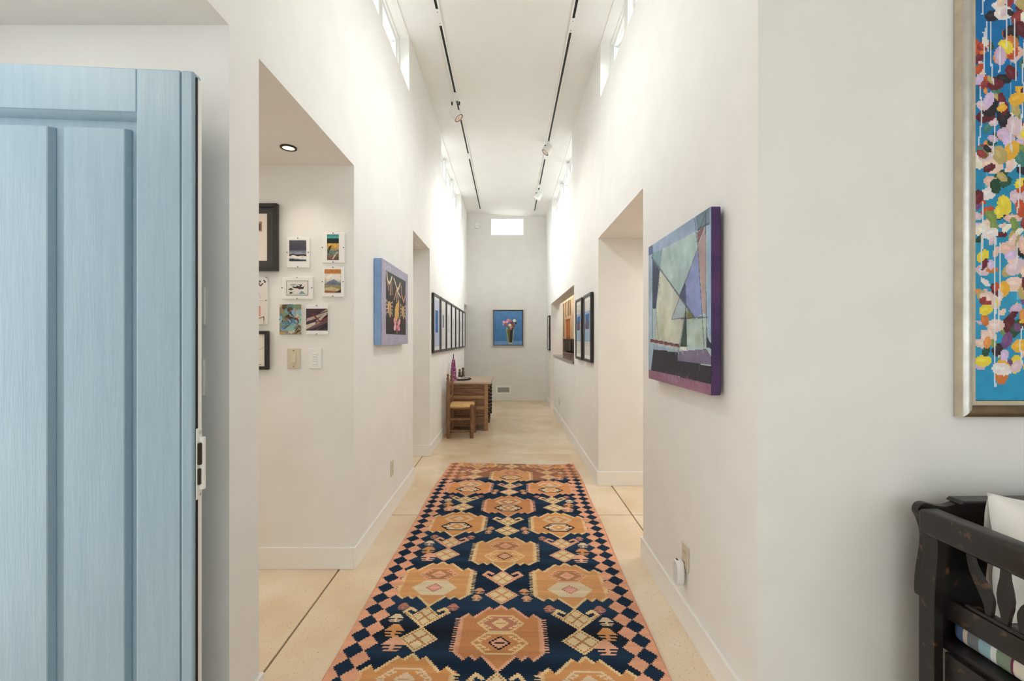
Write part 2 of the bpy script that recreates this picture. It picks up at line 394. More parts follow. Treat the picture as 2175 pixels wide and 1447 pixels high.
# baseboards
BH, BT = 0.125, 0.013
def bb(name, label, x0, x1, y0, y1): flat(name, label, 'baseboard', MB().box(x0, x1, y0, y1, 0, BH), TRIM, 0.003)
bb('baseboard_left', 'short white baseboard between alcove and side hall', XL, XL+BT, 1.427-BT, 1.596+BT)
bb('baseboard_left', 'white baseboard under the lavender canvas', XL, XL+BT, 2.58-BT, 4.17+BT)
bb('baseboard_left', 'white baseboard behind the chair and desk', XL, XL+BT, 5.066-BT, 9.0)
bb('baseboard_niche', 'white baseboard under the small pictures of the side hall', -3.2, XL, 2.58-BT, 2.58)
bb('baseboard_alcove', 'white baseboard behind the blue door', -1.82, XL, 1.427-BT, 1.427)
bb('baseboard_niche', 'white baseboard on the side hall near wall', -3.2, XL, 1.596, 1.596+BT)
bb('baseboard_doorway', 'white baseboard inside the narrow left doorway', -3.2, XL, 5.066-BT, 5.066)
bb('baseboard_right', 'white baseboard under the abstract canvas', XR-BT, XR, 1.46-BT, 2.705+BT)
bb('baseboard_right', 'long white baseboard under the kitchen pass-through', XR-BT, XR, 4.05-BT, 8.0)
bb('baseboard_right', 'short white baseboard at the far right corner', XR-BT, XR, 8.55-BT, YE-BT)
bb('baseboard_sideroom', 'white baseboard inside the wide right opening', XR, 3.4, 4.05-BT, 4.05)
bb('baseboard_pantry', 'white baseboard of the wall beyond the counter', XR, 1.02, 8.55-BT, 8.55)
bb('baseboard_end', 'white baseboard along the end wall', XL, XR, YE-BT, YE)
bb('baseboard_entry', 'white baseboard behind the bench', XR, 3.4, 1.46-BT, 1.46)

# clerestory windows
WN = [0]
def clerestory(side, y0, y1, z0, z1, ys, label):
    """outer frame, piers, sashes and panes standing in the depth of the wall"""
    WN[0] += 1
    r = thing('window_%d' % WN[0], label, 'window', kind='structure')
    sg = -1 if side == 'l' else 1; xf = XL if side == 'l' else XR
    xa, xb = xf+sg*0.085, xf+sg*0.155
    X0, X1 = min(xa, xb), max(xa, xb); F = 0.03
    b = MB().box(X0, X1, y0, y0+F, z0, z1).box(X0, X1, y1-F, y1, z0, z1).box(X0, X1, y0+F, y1-F, z0, z0+F).box(X0, X1, y0+F, y1-F, z1-F, z1)
    b.build('frame', WINF, r, 0.003, 1)
    edges = [y0+F] + ys + [y1-F]
    for yy in ys:
        MB().box(min(xf+sg*0.05, xb), max(xf+sg*0.05, xb), yy-0.05, yy+0.05, z0+F, z1-F).build('pier', WINF, r, 0.003, 1)
    for k in range(len(edges)-1):
        a = edges[k]+(0.05 if k else 0); c = edges[k+1]-(0.05 if k < len(edges)-2 else 0)
        q = 0.035; xs = xf+sg*0.10; xt = xf+sg*0.135; p0, p1 = min(xs, xt), max(xs, xt)
        zz0, zz1 = z0+F, z1-F
        s = MB().box(p0, p1, a, a+q, zz0, zz1).box(p0, p1, c-q, c, zz0, zz1).box(p0, p1, a+q, c-q, zz0, zz0+q).box(p0, p1, a+q, c-q, zz1-q, zz1).build('sash', WINF, r, 0.004, 1)
        xm = xf+sg*0.12
        MB().box(xm-0.002, xm+0.002, a+q, c-q, zz0+q, zz1-q).build('pane', GLASS, s)
        MB().box(min(xs, xs-sg*0.015), max(xs, xs-sg*0.015), c-0.10, c-0.05, zz0+0.004, zz0+0.02).build('latch', CHROME, s, 0.002, 1)
clerestory('l', 1.95, 4.01, 3.49, 3.955, [2.62, 3.30], 'near clerestory window band in the left corridor wall')
clerestory('l', 5.92, 8.40, 3.49, 3.955, [6.72, 7.56], 'far clerestory window band in the left corridor wall')
clerestory('r', 1.95, 3.957, 3.41, 3.87, [2.62, 3.30], 'near clerestory window band in the right corridor wall')
clerestory('r', 5.73, 8.35, 3.41, 3.87, [6.60, 7.48], 'far clerestory window band in the right corridor wall')
r = thing('window_5', 'small high window in the end wall', 'window', kind='structure'); F = 0.03
a0, a1, c0, c1 = -0.388, 0.339, 3.49, 3.90
MB().box(a0, a0+F, YE+0.02, YE+0.1, c0, c1).box(a1-F, a1, YE+0.02, YE+0.1, c0, c1).box(a0+F, a1-F, YE+0.02, YE+0.1, c0, c0+F).box(a0+F, a1-F, YE+0.02, YE+0.1, c1-F-0.02, c1).build('frame', WINF, r, 0.003, 1)
MB().box(a0+F, a1-F, YE+0.058, YE+0.062, c0+F, c1-F-0.02).build('pane', GLASS, r)
MB().box(-0.06, 0.02, YE+0.03, YE+0.05, c0+F, c0+F+0.012).build('latch', WINF, r, 0.002, 1)
r = thing('window_6', 'unseen wide glazing added behind the camera to let in daylight', 'window', kind='structure')  # added out of view to bring daylight into entry and corridor
b = MB()
for xx in (-1.7, -0.1, 1.5, 3.05): b.box(xx, xx+0.05, -2.45, -2.38, 0.05, 3.3)
b.box(-1.65, 3.05, -2.45, -2.38, 0.05, 0.1).box(-1.65, 3.05, -2.45, -2.38, 3.25, 3.3).build('frame', WINF, r)
for xx in (-1.65, -0.05, 1.55): MB().box(xx, xx+1.5, -2.42, -2.416, 0.1, 3.25).build('pane', GLASS, r)

# ------------------------------------------------------------------ kilim runner
def make_rug():
    W, LN = 1.32, 3.75
    navy, black = S(32, 52, 74), S(26, 28, 34)
    orange, orange2, pink, cream = S(212, 152, 98), S(200, 138, 92), S(226, 170, 140), S(230, 200, 150)
    pale, brown = S(226, 200, 168), S(176, 124, 84)
    cv = Canvas(W, LN, 0.0036, navy, 0.0048, tooth=0.0021)
    # abrash: weft bands of differing navy
    rows = np.interp(np.arange(cv.ny), np.arange(0, cv.ny+40, 11), RNG.rand(len(np.arange(0, cv.ny+40, 11))))
    tt = (np.arange(cv.ny)+.5)/cv.ny*LN
    dk = np.clip(1-np.abs(tt-2.70)/0.16, 0, 1)*0.8
    fac = (0.6+0.85*rows)[:, None, None]
    cv.col = cv.col*fac*(1-dk[:, None, None])+black*dk[:, None, None]
    MED = [(.006,0),(.035,.034),(.058,.014),(.131,.099),(.153,.068),(.188,.105),(.192,.339),(.144,.388),(.12,.361),(.095,.388),(.074,.361),(.006,.447)]
    def half(poly, cx, t0, sx=1.0, grow=0.0):
        L = [(cx-p[0]*sx, t0+p[1]) for p in poly]; R = [(cx+p[0]*sx, t0+p[1]) for p in reversed(poly)]
        return L+R
    def hexa(cx, cy, w, h, c): cv.poly([(cx-w, cy), (cx-w*.5, cy-h), (cx+w*.5, cy-h), (cx+w, cy), (cx+w*.5, cy+h), (cx-w*.5, cy+h)], c)
    def dia(cx, cy, w, h, c): cv.poly([(cx-w, cy), (cx, cy-h), (cx+w, cy), (cx, cy+h)], c)
    def medallion(cx, t0, k):
        fill = [orange, S(214, 158, 106), orange2, S(216, 150, 100)][k % 4]
        edge = [cream, pink][(k//2) % 2]
        cv.poly(half(MED, cx, t0), edge)
        inn = [(max(0, p[0]-.009), p[1]+(0.010 if p[1] < .2 else -0.010)) for p in MED]
        inn = [(.003, .016)]+inn[1:-1]+[(.003, .430)]
        cv.poly(half(inn, cx, t0), fill)
        for sgn in (-1, 1):                                   # comb along the sides
            q = t0+.112
            while q < t0+.335:
                cv.rect(min(cx+sgn*.178, cx+sgn*.208), max(cx+sgn*.178, cx+sgn*.208), q, q+.0065, edge)
                q += .0155
            cv.rect(min(cx+sgn*.170, cx+sgn*.184), max(cx+sgn*.170, cx+sgn*.184), t0+.115, t0+.335, edge, .75)
        # upper hexagon with triangle spokes
        ct = t0+.142; a1, a2 = ([pale, fill], [pink, brown], [cream, S(190, 128, 104)], [pale, S(206, 150, 110)])[k % 4]
        hexa(cx, ct, .108, .062, a1); hexa(cx, ct, .096, .052, a2)
        for sx in (-1, 1):
            for sy in (-1, 1):
                for q in range(3):
                    x = cx+sx*(.034+.017*q); y = ct+sy*(.040-.013*q)
                    cv.poly([(x, y), (x+sx*.030, y), (x+sx*.012, y-sy*.015)], a1)
        dia(cx, ct, .052, .050, a2); dia(cx, ct, .042, .040, a1); cv.line([(cx-.018, ct), (cx+.018, ct)], .006, a2)
        # lower hexagon
        cb_ = t0+.278
        if k % 3 == 0:
            hexa(cx, cb_, .112, .066, black); hexa(cx, cb_, .096, .054, pale)
            for sx in (-1, 1):
                for sy in (-1, 1):
                    for q in range(2):
                        x = cx+sx*(.04+.020*q); y = cb_+sy*(.040-.016*q)
                        cv.poly([(x, y), (x+sx*.026, y), (x+sx*.012, y-sy*.018)], black)
            dia(cx, cb_, .052, .046, fill); dia(cx, cb_, .022, .020, cream)
        elif k % 3 == 1:
            hexa(cx, cb_, .118, .068, S(222, 204, 170)); dia(cx, cb_, .046, .042, brown); dia(cx, cb_, .038, .035, S(222, 158, 144)); cv.line([(cx-.018, cb_), (cx+.018, cb_)], .005, S(238, 200, 184))
        else:
            hexa(cx, cb_, .124, .070, cream); hexa(cx, cb_, .112, .060, fill)
            for sx in (-1, 1):
                for sy in (-1, 1):
                    for q in range(3):
                        x = cx+sx*(.036+.018*q); y = cb_+sy*(.048-.015*q)
                        cv.poly([(x, y), (x+sx*.032, y), (x+sx*.010, y-sy*.017)], cream)
            dia(cx, cb_, .050, .046, black); dia(cx, cb_, .040, .036, pink); cv.line([(cx-.020, cb_), (cx+.020, cb_)], .006, black)
    def lattice(cx, t0, k):
        base, ln = ([cream, brown], [pink, S(206, 146, 104)])[k % 2]
        inner = S(226, 204, 160)
        for sx in (-1, 1):                                    # ram's horns curling off the upper diamond
            cv.poly([(cx+sx*.004, t0+.160), (cx+sx*.004, t0+.120), (cx+sx*.088, t0+.046), (cx+sx*.118, t0+.042)], base)
            cv.line([(cx+sx*.104, t0+.048), (cx+sx*.082, t0+.014), (cx+sx*.056, t0+.036)], .018, base)
            cv.line([(cx+sx*.104, t0+.050), (cx+sx*.03, t0+.118)], .006, ln)
        def grid4(cy, w, h):
            dia(cx, cy, w, h, ln)
            for ox, oy in ((0, -.5), (0, .5), (-.5, 0), (.5, 0)): dia(cx+ox*w, cy+oy*h, w*.40, h*.40, inner)
        dia(cx, t0+.080, .070, .082, base); grid4(t0+.080, .060, .070)
        dia(cx, t0+.238, .086, .084, base); grid4(t0+.238, .074, .072)
    def arrow(cx, t, w, c):
        h = w*1.0
        cv.poly([(cx-w, t), (cx-w*.3, t-h), (cx+w*.3, t-h), (cx+w, t)], c)
        cv.rect(cx-w*.18, cx+w*.18, t, t+h*.75, c)
        cv.rect(cx-w*.8, cx+w*.8, t+h*.26, t+h*.46, c); cv.rect(cx-w*.62, cx+w*.62, t+h*.66, t+h*.84, c)
    P = .775; M = W/2
    tops_c = [2.507-P*n for n in range(-1, 5)]; tops_s = [2.082-P*n for n in range(-2, 4)]
    k = 0
    for n, t0 in enumerate(tops_c):
        lattice(M, t0+.447, n+1)
        for sx in (-1, 1):
            arrow(M+sx*.115, t0+.655, .030, S(214, 158, 120)); arrow(M+sx*.125, t0+.715, .028, S(222, 172, 132))
            arrow(M+sx*.175, t0+.47, .030, S(196, 132, 110)); arrow(M+sx*.085, t0+.40, .0, pink)
    for n, t0 in enumerate(tops_s):
        for sx in (-1, 1):
            cx = M+sx*.352
            lattice(cx, t0+.447, n)
            arrow(cx-sx*.12, t0+.452, .030, S(190, 130, 112)); arrow(cx+sx*.12, t0+.452, .030, S(190, 130, 112))
            arrow(cx+sx*.132, t0+.545, .036, pale); arrow(cx+sx*.118, t0+.635, .046, orange); arrow(cx+sx*.098, t0+.725, .050, pink)
    for n, t0 in enumerate(tops_s):
        for sx in (-1, 1): medallion(M+sx*.352, t0, [3, 0, 1, 0, 3, 0][n] if sx else 0)
    for n, t0 in enumerate(tops_c): medallion(M, t0, [1, 2, 5, 6, 9, 1][n])
    # diamond borders
    e = np.minimum(cv.X, W-cv.X); p = cv.Y/.0965
    hd = np.abs(e-.054)/.044+np.abs((p % 1)-.5)/.52 < 1
    hp = np.abs(e-.099)/.044+np.abs(((p+.5) % 1)-.5)/.52 < 1
    pk = (np.array(S(226, 166, 134)))
    edge = (e < .076) & ~hd
    cv.col[edge | (hp & ~hd)] = pk
    cv.col[hd] = navy*0.85
    # worn far end: the blue has faded to brick
    fade = np.clip((0.52-cv.Y+0.05*np.sin(cv.X*9))/0.06, 0, 1)
    lum = cv.col.mean(-1)
    tgt = np.where((lum < 0.10)[..., None], S(158, 108, 84), cv.col*0.82+S(190, 130, 100)*0.18)
    cv.col = cv.col*(1-fade[..., None])+tgt*fade[..., None]
    # weft streaks, yarn grain
    cv.noise(.10, 6, 260); cv.noise(.10, 4, 90)
    cv.col = np.clip(cv.col*(1+0.10*(RNG.rand(cv.ny, cv.nx, 1)-.5)), 0, 1)
    root = thing('kilim_runner', 'navy and orange geometric kilim runner lying on the concrete floor', 'rug', (0.033, 4.72, 0), 0)
    root.rotation_euler.z = -0.027
    def warp(GX, GY):
        s = (GX-M); t = GY
        tap = np.interp(t, [0, .6, 4], [.962, 1.0, 1.0])
        z = 0.0075+0.0016*np.sin(t*7+s*3)*np.sin(s*5+1)
        cur = np.clip((s-.42)/.24, 0, 1)*np.clip(1-t/.10, 0, 1); z = z+0.022*cur
        yy = -t-0.07*np.clip(s/.66, -1, 1)*np.clip(1-t/.5, 0, 1)*0.5+0.006*np.sin(s*21)*np.clip(1-t/.05, 0, 1)
        return np.stack([s*tap+0.004*np.sin(t*5), yy, z], -1)
    cv.mesh('woven_field', KILIM, root, 0, 0, 0, warp)
    # bound edge that gives the rug its thickness, and end fringe knots
    b = MB(); n = 60
    for sd in (-1, 1):
        pts = []
        for i in range(n+1):
            t = LN*i/n; tap = np.interp(t, [0, .6, 4], [.962, 1.0, 1.0]); sx = sd*M
            pts.append((sx*tap+0.004*math.sin(t*5), -t-0.035*sd*max(0, 1-t/.5), 0.0045))
        b.tube(pts, 0.0042, 6)
    b.build('selvedge', mat('selvedge_wool', (214, 150, 122), 0.95, var=0.1, scale=60), root)
    fr = mat('fringe_wool', (206, 176, 146), 0.95, var=0.1)
    b = MB()
    for i in range(70):
        s = -M*.955+i/69*M*1.91; y = -0.035*s/.66+random.uniform(-.003, .003)
        b.tube([(s, y-.004, .006), (s+random.uniform(-.004, .004), y+.012, .004)], 0.0022, 5)
    tag(b.build('fringe', fr, root), kind='stuff')
make_rug()

# ------------------------------------------------------------------ front door, open into the alcove
DW, DH, DT = 0.905, 2.03, 0.038
dvec = Vector((0.485, 0.036)).normalized(); ang = math.atan2(dvec.y, dvec.x)
hinge = (-0.856-dvec.x*DW, 1.236-dvec.y*DW, 0.0)
door = thing('blue_front_door', 'pale blue painted plank door standing open at the left', 'door', hinge, ang)
ST = 0.146; TR = 0.118
MB().box(0, ST, 0, DT, 0.008, DH).build('stile', DOORB, door, 0.004)
MB().box(DW-ST, DW-0.034, 0, DT, 0.008, DH).build('stile', DOORB, door, 0.003)
MB().box(DW-0.0325, DW, 0, DT, 0.008, DH).build('lock_stile_edge', DOORB, door, 0.005)
MB().box(ST, DW-ST, 0, DT, DH-TR, DH).build('top_rail', DOORB, door, 0.003)
MB().box(ST, DW-ST, 0, DT, 0.008, 0.22).build('bottom_rail', DOORB, door, 0.003)
MB().box(ST, DW-ST, 0.029, DT-0.002, 0.22, DH-TR).build('back_panel', DOORB, door)
# sloped moulding round the recess
b = MB(); x0, x1, z0, z1, mo = ST, DW-ST, 0.22, DH-TR, 0.014
for (p, q, u, v) in (((x0,z0),(x0,z1),(x0+mo,z1-mo),(x0+mo,z0+mo)), ((x1,z0),(x1,z1),(x1-mo,z1-mo),(x1-mo,z0+mo)), ((x0,z1),(x1,z1),(x1-mo,z1-mo),(x0+mo,z1-mo)), ((x0,z0),(x1,z0),(x1-mo,z0+mo),(x0+mo,z0+mo))):
    b.add([(p[0], 0.002, p[1]), (q[0], 0.002, q[1]), (u[0], 0.0288, u[1]), (v[0], 0.0288, v[1])], [(0, 1, 2, 3)])
b.build('panel_moulding', DOORB, door)
gap = 0.029; pw = (DW-2*ST-4*gap)/3
for i in range(3):
    xa = ST+gap+i*(pw+gap)
    b = MB(); a = 0.006; zt = DH-TR-0.036; zb = 0.26
    b.add([(xa, .0289, zb), (xa+pw, .0289, zb), (xa+pw, .0289, zt), (xa, .0289, zt), (xa+a, .0065, zb+a), (xa+pw-a, .0065, zb+a), (xa+pw-a, .0065, zt-a), (xa+a, .0065, zt-a)],
          [(4,5,6,7),(0,1,5,4),(1,2,6,5),(2,3,7,6),(3,0,4,7),(0,3,2,1)])
    b.build('plank', DOORB, door, 0.002, 1)
MB().box(DW, DW+0.0022, 0.011, 0.018, 0.01, DH-0.012).build('weatherstrip', BLACK, door)
MB().box(DW, DW+0.0016, 0.0185, 0.036, 0.01, DH-0.012).build('edge_liner', WHITEM, door)
lp = MB().box(DW+0.0016, DW+0.0045, 0.008, 0.033, 0.86, 1.055).build('latch_plate', WHITEM, door, 0.001, 1)
MB().box(DW+0.0045, DW+0.016, 0.018, 0.032, 0.885, 1.03).build('latch_case', WHITEM, lp, 0.002, 1)
MB().box(DW+0.0045, DW+0.013, 0.010, 0.020, 0.955, 1.015).build('latch_bolt', DARKM, lp, 0.002, 1)
MB().box(DW+0.0045, DW+0.011, 0.010, 0.019, 0.90, 0.945).build('dead_bolt', DARKM, lp, 0.002, 1)
for zz in (0.872, 1.043): MB().lathe([(.004, 0), (.004, .0015), (.002, .002)], (DW+0.0045, 0.024, zz), 10, (1, 0, 0)).build('screw', CHROME, lp)
for zz in (0.25, 1.02, 1.80): MB().lathe([(.008, 0), (.008, .1)], (-0.004, DT+0.004, zz-0.05), 12).build('hinge', DARKM, door)

# ------------------------------------------------------------------ wall objects: root on the wall surface, local -y points into the room
ROT = {'niche': 0.0, 'end': 0.0, 'left': PI/2, 'right': -PI/2}
def clip_frame(label, X0, X1, Z0, Z1, cv, group='clip frames in the side hall', name='clip_framed_picture'):
    r = thing(name, label, 'picture', ((X0+X1)/2, 2.579, Z0), 0, group)
    w, h = X1-X0, Z1-Z0
    MB().box(-w/2, w/2, -0.010, -0.001, 0, h).build('backing', MATB, r, 0.001, 1)
    cw, ch, ox, oz = cv.w, cv.h, cv.ox, cv.oz
    cv.mesh('print', PRINT, r, -w/2+ox, -0.0112, h-oz)
    MB().box(-w/2, w/2, -0.0145, -0.0122, 0, h).build('cover_glass', PGLASS, r)
    for cx, cz in ((0, 0.003), (0, h-0.003), (-w/2+.003, h/2), (w/2-.003, h/2)):
        MB().box(cx-.0026, cx+.0026, -0.016, -0.0145, cz-.0026, cz+.0026).build('clip', BLKM, r)
    return r
PXM = 967/2.58
def nx(px): return (px-1080)/PXM
def nz(py): return 1.3+(721-py)/PXM
def cvp(w, h, ox, oz, bg, cell=0.0022):
    c = Canvas(w, h, cell, bg); c.ox = ox; c.oz = oz; return c
c = cvp(.096, .118, .013, .015, S(70, 66, 76)); c.vgrad([(0, S(88, 84, 98)), (.45, S(70, 70, 84)), (.62, S(150, 160, 172)), (.7, S(70, 72, 80)), (1, S(90, 112, 130))]); c.npoly([(0, .76), (.3, .68), (.6, .72), (1, .76), (1, .92), (0, .86)], S(232, 228, 222)); c.nline([(0, .74), (.2, .66), (.5, .74), (.8, .70), (1, .73)], .006, S(24, 22, 24)); c.npoly([(0, .9), (.5, .93), (1, .97), (1, 1), (0, 1)], S(40, 54, 72)); c.noise(.25, 12, 14)
clip_frame('clip-framed stormy grey landscape print beside the large charcoal-matted frame', nx(611.5), nx(658.6), nz(569), nz(506), c)
c = cvp(.066, .144, .028, .010, S(230, 190, 90)); c.vgrad([(0, S(40, 130, 135)), (.12, S(90, 180, 175)), (.17, S(20, 40, 40)), (.33, S(24, 34, 30)), (.37, S(232, 190, 96)), (.52, S(222, 170, 84)), (.66, S(120, 140, 130)), (1, S(120, 70, 56))]); c.nline([(.1, .7), (.18, .5), (.35, .44), (.22, .6)], .006, S(30, 26, 24)); c.nline([(.5, .95), (.7, .8), (.9, .7)], .006, S(226, 200, 170)); c.nline([(0, .6), (.5, .68), (1, .62)], .006, S(70, 110, 100)); c.noise(.35, 10, 20)
clip_frame('clip-framed tall narrow print with teal sky, topmost of the small pictures', nx(686), nx(733), nz(559), nz(495.5), c)
c = cvp(.092, .132, .014, .013, S(236, 226, 214)); c.vgrad([(0, S(206, 134, 66)), (.16, S(198, 128, 62)), (.22, S(240, 232, 220)), (.4, S(236, 230, 222)), (.72, S(150, 148, 110)), (1, S(168, 88, 56))]); c.npoly([(.12, .58), (.55, .42), (1, .6), (1, .68), (0, .66)], S(120, 128, 146)); c.npoly([(0, .8), (.4, .74), (.9, .84), (1, .95), (0, .9)], S(206, 190, 146)); c.npoly([(.6, 1), (1, .86), (1, 1)], S(40, 30, 32)); c.noise(.2, 10, 12)
clip_frame('clip-framed mountain print with orange sky below the tall narrow print', nx(686), nx(732), nz(631), nz(568), c)
c = cvp(.118, .078, .028, .022, S(238, 232, 226)); c.nline([(.3, .45), (.45, .5), (.5, .4), (.6, .45), (.7, .3)], .008, S(30, 28, 30)); c.npoly([(.45, .5), (.55, .4), (.8, .44), (.86, .3), (.8, .58), (.6, .62)], S(70, 50, 52)); c.npoly([(.06, .62), (.2, .5), (.32, .62), (.2, .7)], S(60, 62, 60)); c.npoly([(.1, .9), (.2, .78), (.3, .86), (.2, .95)], S(40, 40, 44)); c.npoly([(.55, .95), (.72, .72), (.9, .95)], S(110, 168, 180)); c.npoly([(.1, .28), (.4, .22), (.5, .3), (.3, .36)], S(150, 176, 176)); c.ell(.07, .022, .007, .003, S(80, 120, 130))
r = clip_frame('wide clip-framed print of dark birds on white paper', nx(601), nx(666), nz(635.7), nz(589), c)
b = MB(); wq, hq = .122, .082
for (a0, a1, q0, q1) in ((-wq/2, wq/2, 0, .0018), (-wq/2, wq/2, hq-.0018, hq), (-wq/2, -wq/2+.0018, 0, hq), (wq/2-.0018, wq/2, 0, hq)): b.box(a0, a1, -.0118, -.0114, .021+q0, .021+q1)
b.build('mount_line', MATD, r)
c = cvp(.1226, .170, 0.0002, .0002, S(150, 140, 110))
for i in range(46):
    x, y = RNG.rand(2); c.ell(x*.12, y*.17, .008+.014*RNG.rand(), .006+.016*RNG.rand(), [S(100, 140, 150), S(150, 190, 200), S(190, 160, 110), S(90, 70, 44), S(206, 196, 170), S(120, 150, 120), S(130, 160, 190)][i % 7], RNG.rand()*3)
c.ell(.065, .10, .026, .018, S(120, 160, 190), -.3); c.ell(.065, .135, .026, .015, S(140, 190, 180), -.2); c.ell(.075, .05, .020, .022, S(150, 180, 204), .6)
for i in range(12):
    x = .01+.1*RNG.rand(); y = .14*RNG.rand(); c.line([(x, y), (x+.02*RNG.randn(), y+.02), (x+.03*RNG.randn(), y+.05)], .003, S(30, 24, 20))
c.noise(.2, 10, 12)
clip_frame('unmounted blue and brown swirling abstract print above the ivory light switch', nx(596), nx(642), nz(711), nz(647), c)
c = cvp(.1222, .124, .0003, .020, S(74, 52, 62))
for i in range(26):
    y = .02+.12*RNG.rand(); c.line([(0, y+.02), (.06, y), (.1222, y-.02-.02*RNG.rand())], .004+.008*RNG.rand(), [S(60, 42, 56), S(110, 84, 92), S(190, 164, 150), S(48, 46, 66), S(134, 100, 96), S(40, 32, 44)][i % 6])
c.npoly([(0, .74), (.45, .6), (.4, .72), (0, .95)], S(222, 206, 190)); c.npoly([(.45, .55), (.9, .2), (.98, .24), (.6, .6)], S(206, 186, 176)); c.nline([(.28, .2), (.62, .58), (.72, .56), (.95, .42)], .008, S(130, 50, 44)); c.noise(.2, 12, 12)
clip_frame('clip-framed dark print with red streak above the white keypad', nx(652), nx(698), nz(711), nz(648.6), c)

def framed(wallk, loc, w, h, fw, dep, fm, label, name='framed_picture', cat='picture', group=None, cv=None, inset=None, matm=MATB, matw=0.0, glass=True, pm=PRINT, art_y=None, cvx=None, cvz=None):
    """frame of four mitred bars, mat board, print and glass"""
    r = thing(name, label, cat, loc, ROT[wallk], group)
    x0, x1 = -w/2, w/2; yb, yf = -0.004, -dep
    def bar(p):  # trapezoid in xz
        return MB().prism(p, yf, yb, 'y')
    for p in ([(x0,0),(x1,0),(x1-fw,fw),(x0+fw,fw)], [(x0,h),(x1,h),(x1-fw,h-fw),(x0+fw,h-fw)], [(x0,0),(x0+fw,fw),(x0+fw,h-fw),(x0,h)], [(x1,0),(x1-fw,fw),(x1-fw,h-fw),(x1,h)]):
        bar(p).build('frame_bar', fm, r, 0.0015, 1)
    MB().box(x0+fw, x1-fw, -dep+.010, -0.004, fw, h-fw).build('mat_board', matm, r)
    if cv is not None:
        cv.mesh('print', pm, r, cvx if cvx is not None else -cv.w/2, -dep+.0088, cvz if cvz is not None else (h+cv.h)/2)
    if glass: MB().box(x0+fw, x1-fw, yf+0.004, yf+0.006, fw, h-fw).build('cover_glass', PGLASS, r)
    return r
# three frames on the side hall wall that the corridor wall cuts off
c = Canvas(.30, .265, .004, S(238, 228, 216)); c.rect(.20, .272, .045, .10, S(176, 134, 104)); c.rect(.215, .262, .056, .092, S(60, 54, 50)); c.rect(.03, .12, .08, .2, S(160, 140, 120)); c.noise(.04)
framed('niche', (nx(594)-.21, 2.579, nz(577)), .42, .379, .022, .030, FRAMEB, 'black framed picture with wide charcoal mat, topmost in the side hall', cv=c, matm=MATD, group='dark frames in the side hall')
c = Canvas(.196, .268, .0025, S(236, 232, 226)); c.vgrad([(0, S(236, 232, 228)), (1, S(232, 222, 212))])
for i in range(40): c.ell(.06+.136*RNG.rand(), .05*RNG.rand(), .006, .004, S(60, 58, 64), RNG.rand()*3)
c.rect(.14, .162, .165, .222, S(222, 160, 140)); c.line([(.135, .262), (.15, .235), (.178, .225), (.18, .262)], .004, S(70, 60, 60)); c.line([(0, .134), (.196, .134)], .002, S(190, 186, 180)); c.line([(.15, .08), (.16, .12)], .002, S(160, 160, 160)); c.ox = .001; c.oz = .001
clip_frame('clip-framed print of a high heel shoe, cut off by the corridor wall', nx(569.7)-.198, nx(569.7), nz(689), nz(588.5), c, group='clip frames in the side hall')
c = Canvas(.23, .18, .003, S(238, 232, 222)); c.ell(.17, .10, .03, .035, S(26, 24, 24)); c.line([(.18, .09), (.21, .085), (.23, .07)], .004, S(206, 190, 170)); c.line([(.19, .17), (.215, .17)], .002, S(120, 110, 100)); c.noise(.03)
framed('niche', (nx(574)-.14, 2.579, nz(785)), .28, .218, .019, .026, FRAMEB, 'small black framed print with a black disc, lowest in the side hall', cv=c, group='dark frames in the side hall')

# light switch, keypad, alcove plates, outlets
def plate(wallk, loc, w, h, m, label, name, cat):
    r = thing(name, label, cat, loc, ROT[wallk])
    MB().box(-w/2, w/2, -0.006, 0, 0, h).build('cover_plate', m, r, 0.002, 2)
    return r
zs = nz(783)
r = plate('niche', (nx(624.5), 2.5795, zs), .072, .114, IVORY, 'ivory rocker light switch below the swirling abstract print', 'light_switch', 'switch')
MB().box(-.017, .017, -.0075, -.006, .024, .09).build('switch_surround', IVORY, r, .0008, 1)
MB().prism([(-.0075, .030), (-.0125, .034), (-.0075, .084)], -.0135, .0135, 'x').build('rocker', IVORY, r)
for zz in (.012, .102): MB().lathe([(.003, 0), (.003, .001)], (0, -.006, zz), 8, (0, -1, 0)).build('screw', DARKM, r)
r = plate('niche', (nx(670), 2.5795, zs), .070, .114, PLAST, 'white scene keypad with five buttons beside the ivory switch', 'wall_keypad', 'keypad')
for i in range(5): MB().box(-.012, .012, -.010, -.006, .025+i*.0125+(0 if i == 0 else .004), .025+i*.0125+.0075+(0 if i == 0 else .004)).build('button', PLAST, r, .001, 1)
r = plate('niche', (-0.985, 1.4265, 1.346), .072, .116, PLAST, 'white switch plate peeking out above the door latch behind the blue door', 'light_switch', 'switch')
MB().box(-.016, .016, -.010, -.006, .026, .09).build('rocker', PLAST, r, .001, 1)
r = plate('niche', (-0.987, 1.4265, 1.125), .072, .112, PLAST, 'lower white wall plate peeking out from behind the blue door', 'light_switch', 'switch')
MB().box(-.016, .016, -.010, -.006, .026, .09).build('rocker', PLAST, r, .001, 1)
def outlet(wallk, loc, label, m=IVORY):
    r = plate(wallk, loc, .070, .114, m, label, 'wall_outlet', 'outlet')
    for zz in (.018, .066):
        s = MB().box(-.016, .016, -.0085, -.006, zz, zz+.030).build('socket', m, r, .004, 2)
        for xx in (-.006, .006): MB().box(xx-.0012, xx+.0012, -.0090, -.0085, zz+.011, zz+.020).build('slot', BLKM, s)
    return r
outlet('left', (XL+.0005, 3.41, .277), 'outlet low on the left wall under the lavender canvas')
outlet('right', (XR-.0005, 2.05, .262), 'ivory outlet holding the white plug-in device')
outlet('right', (XR-.0005, 7.16, .26), 'outlet low on the wall under the kitchen pass-through')
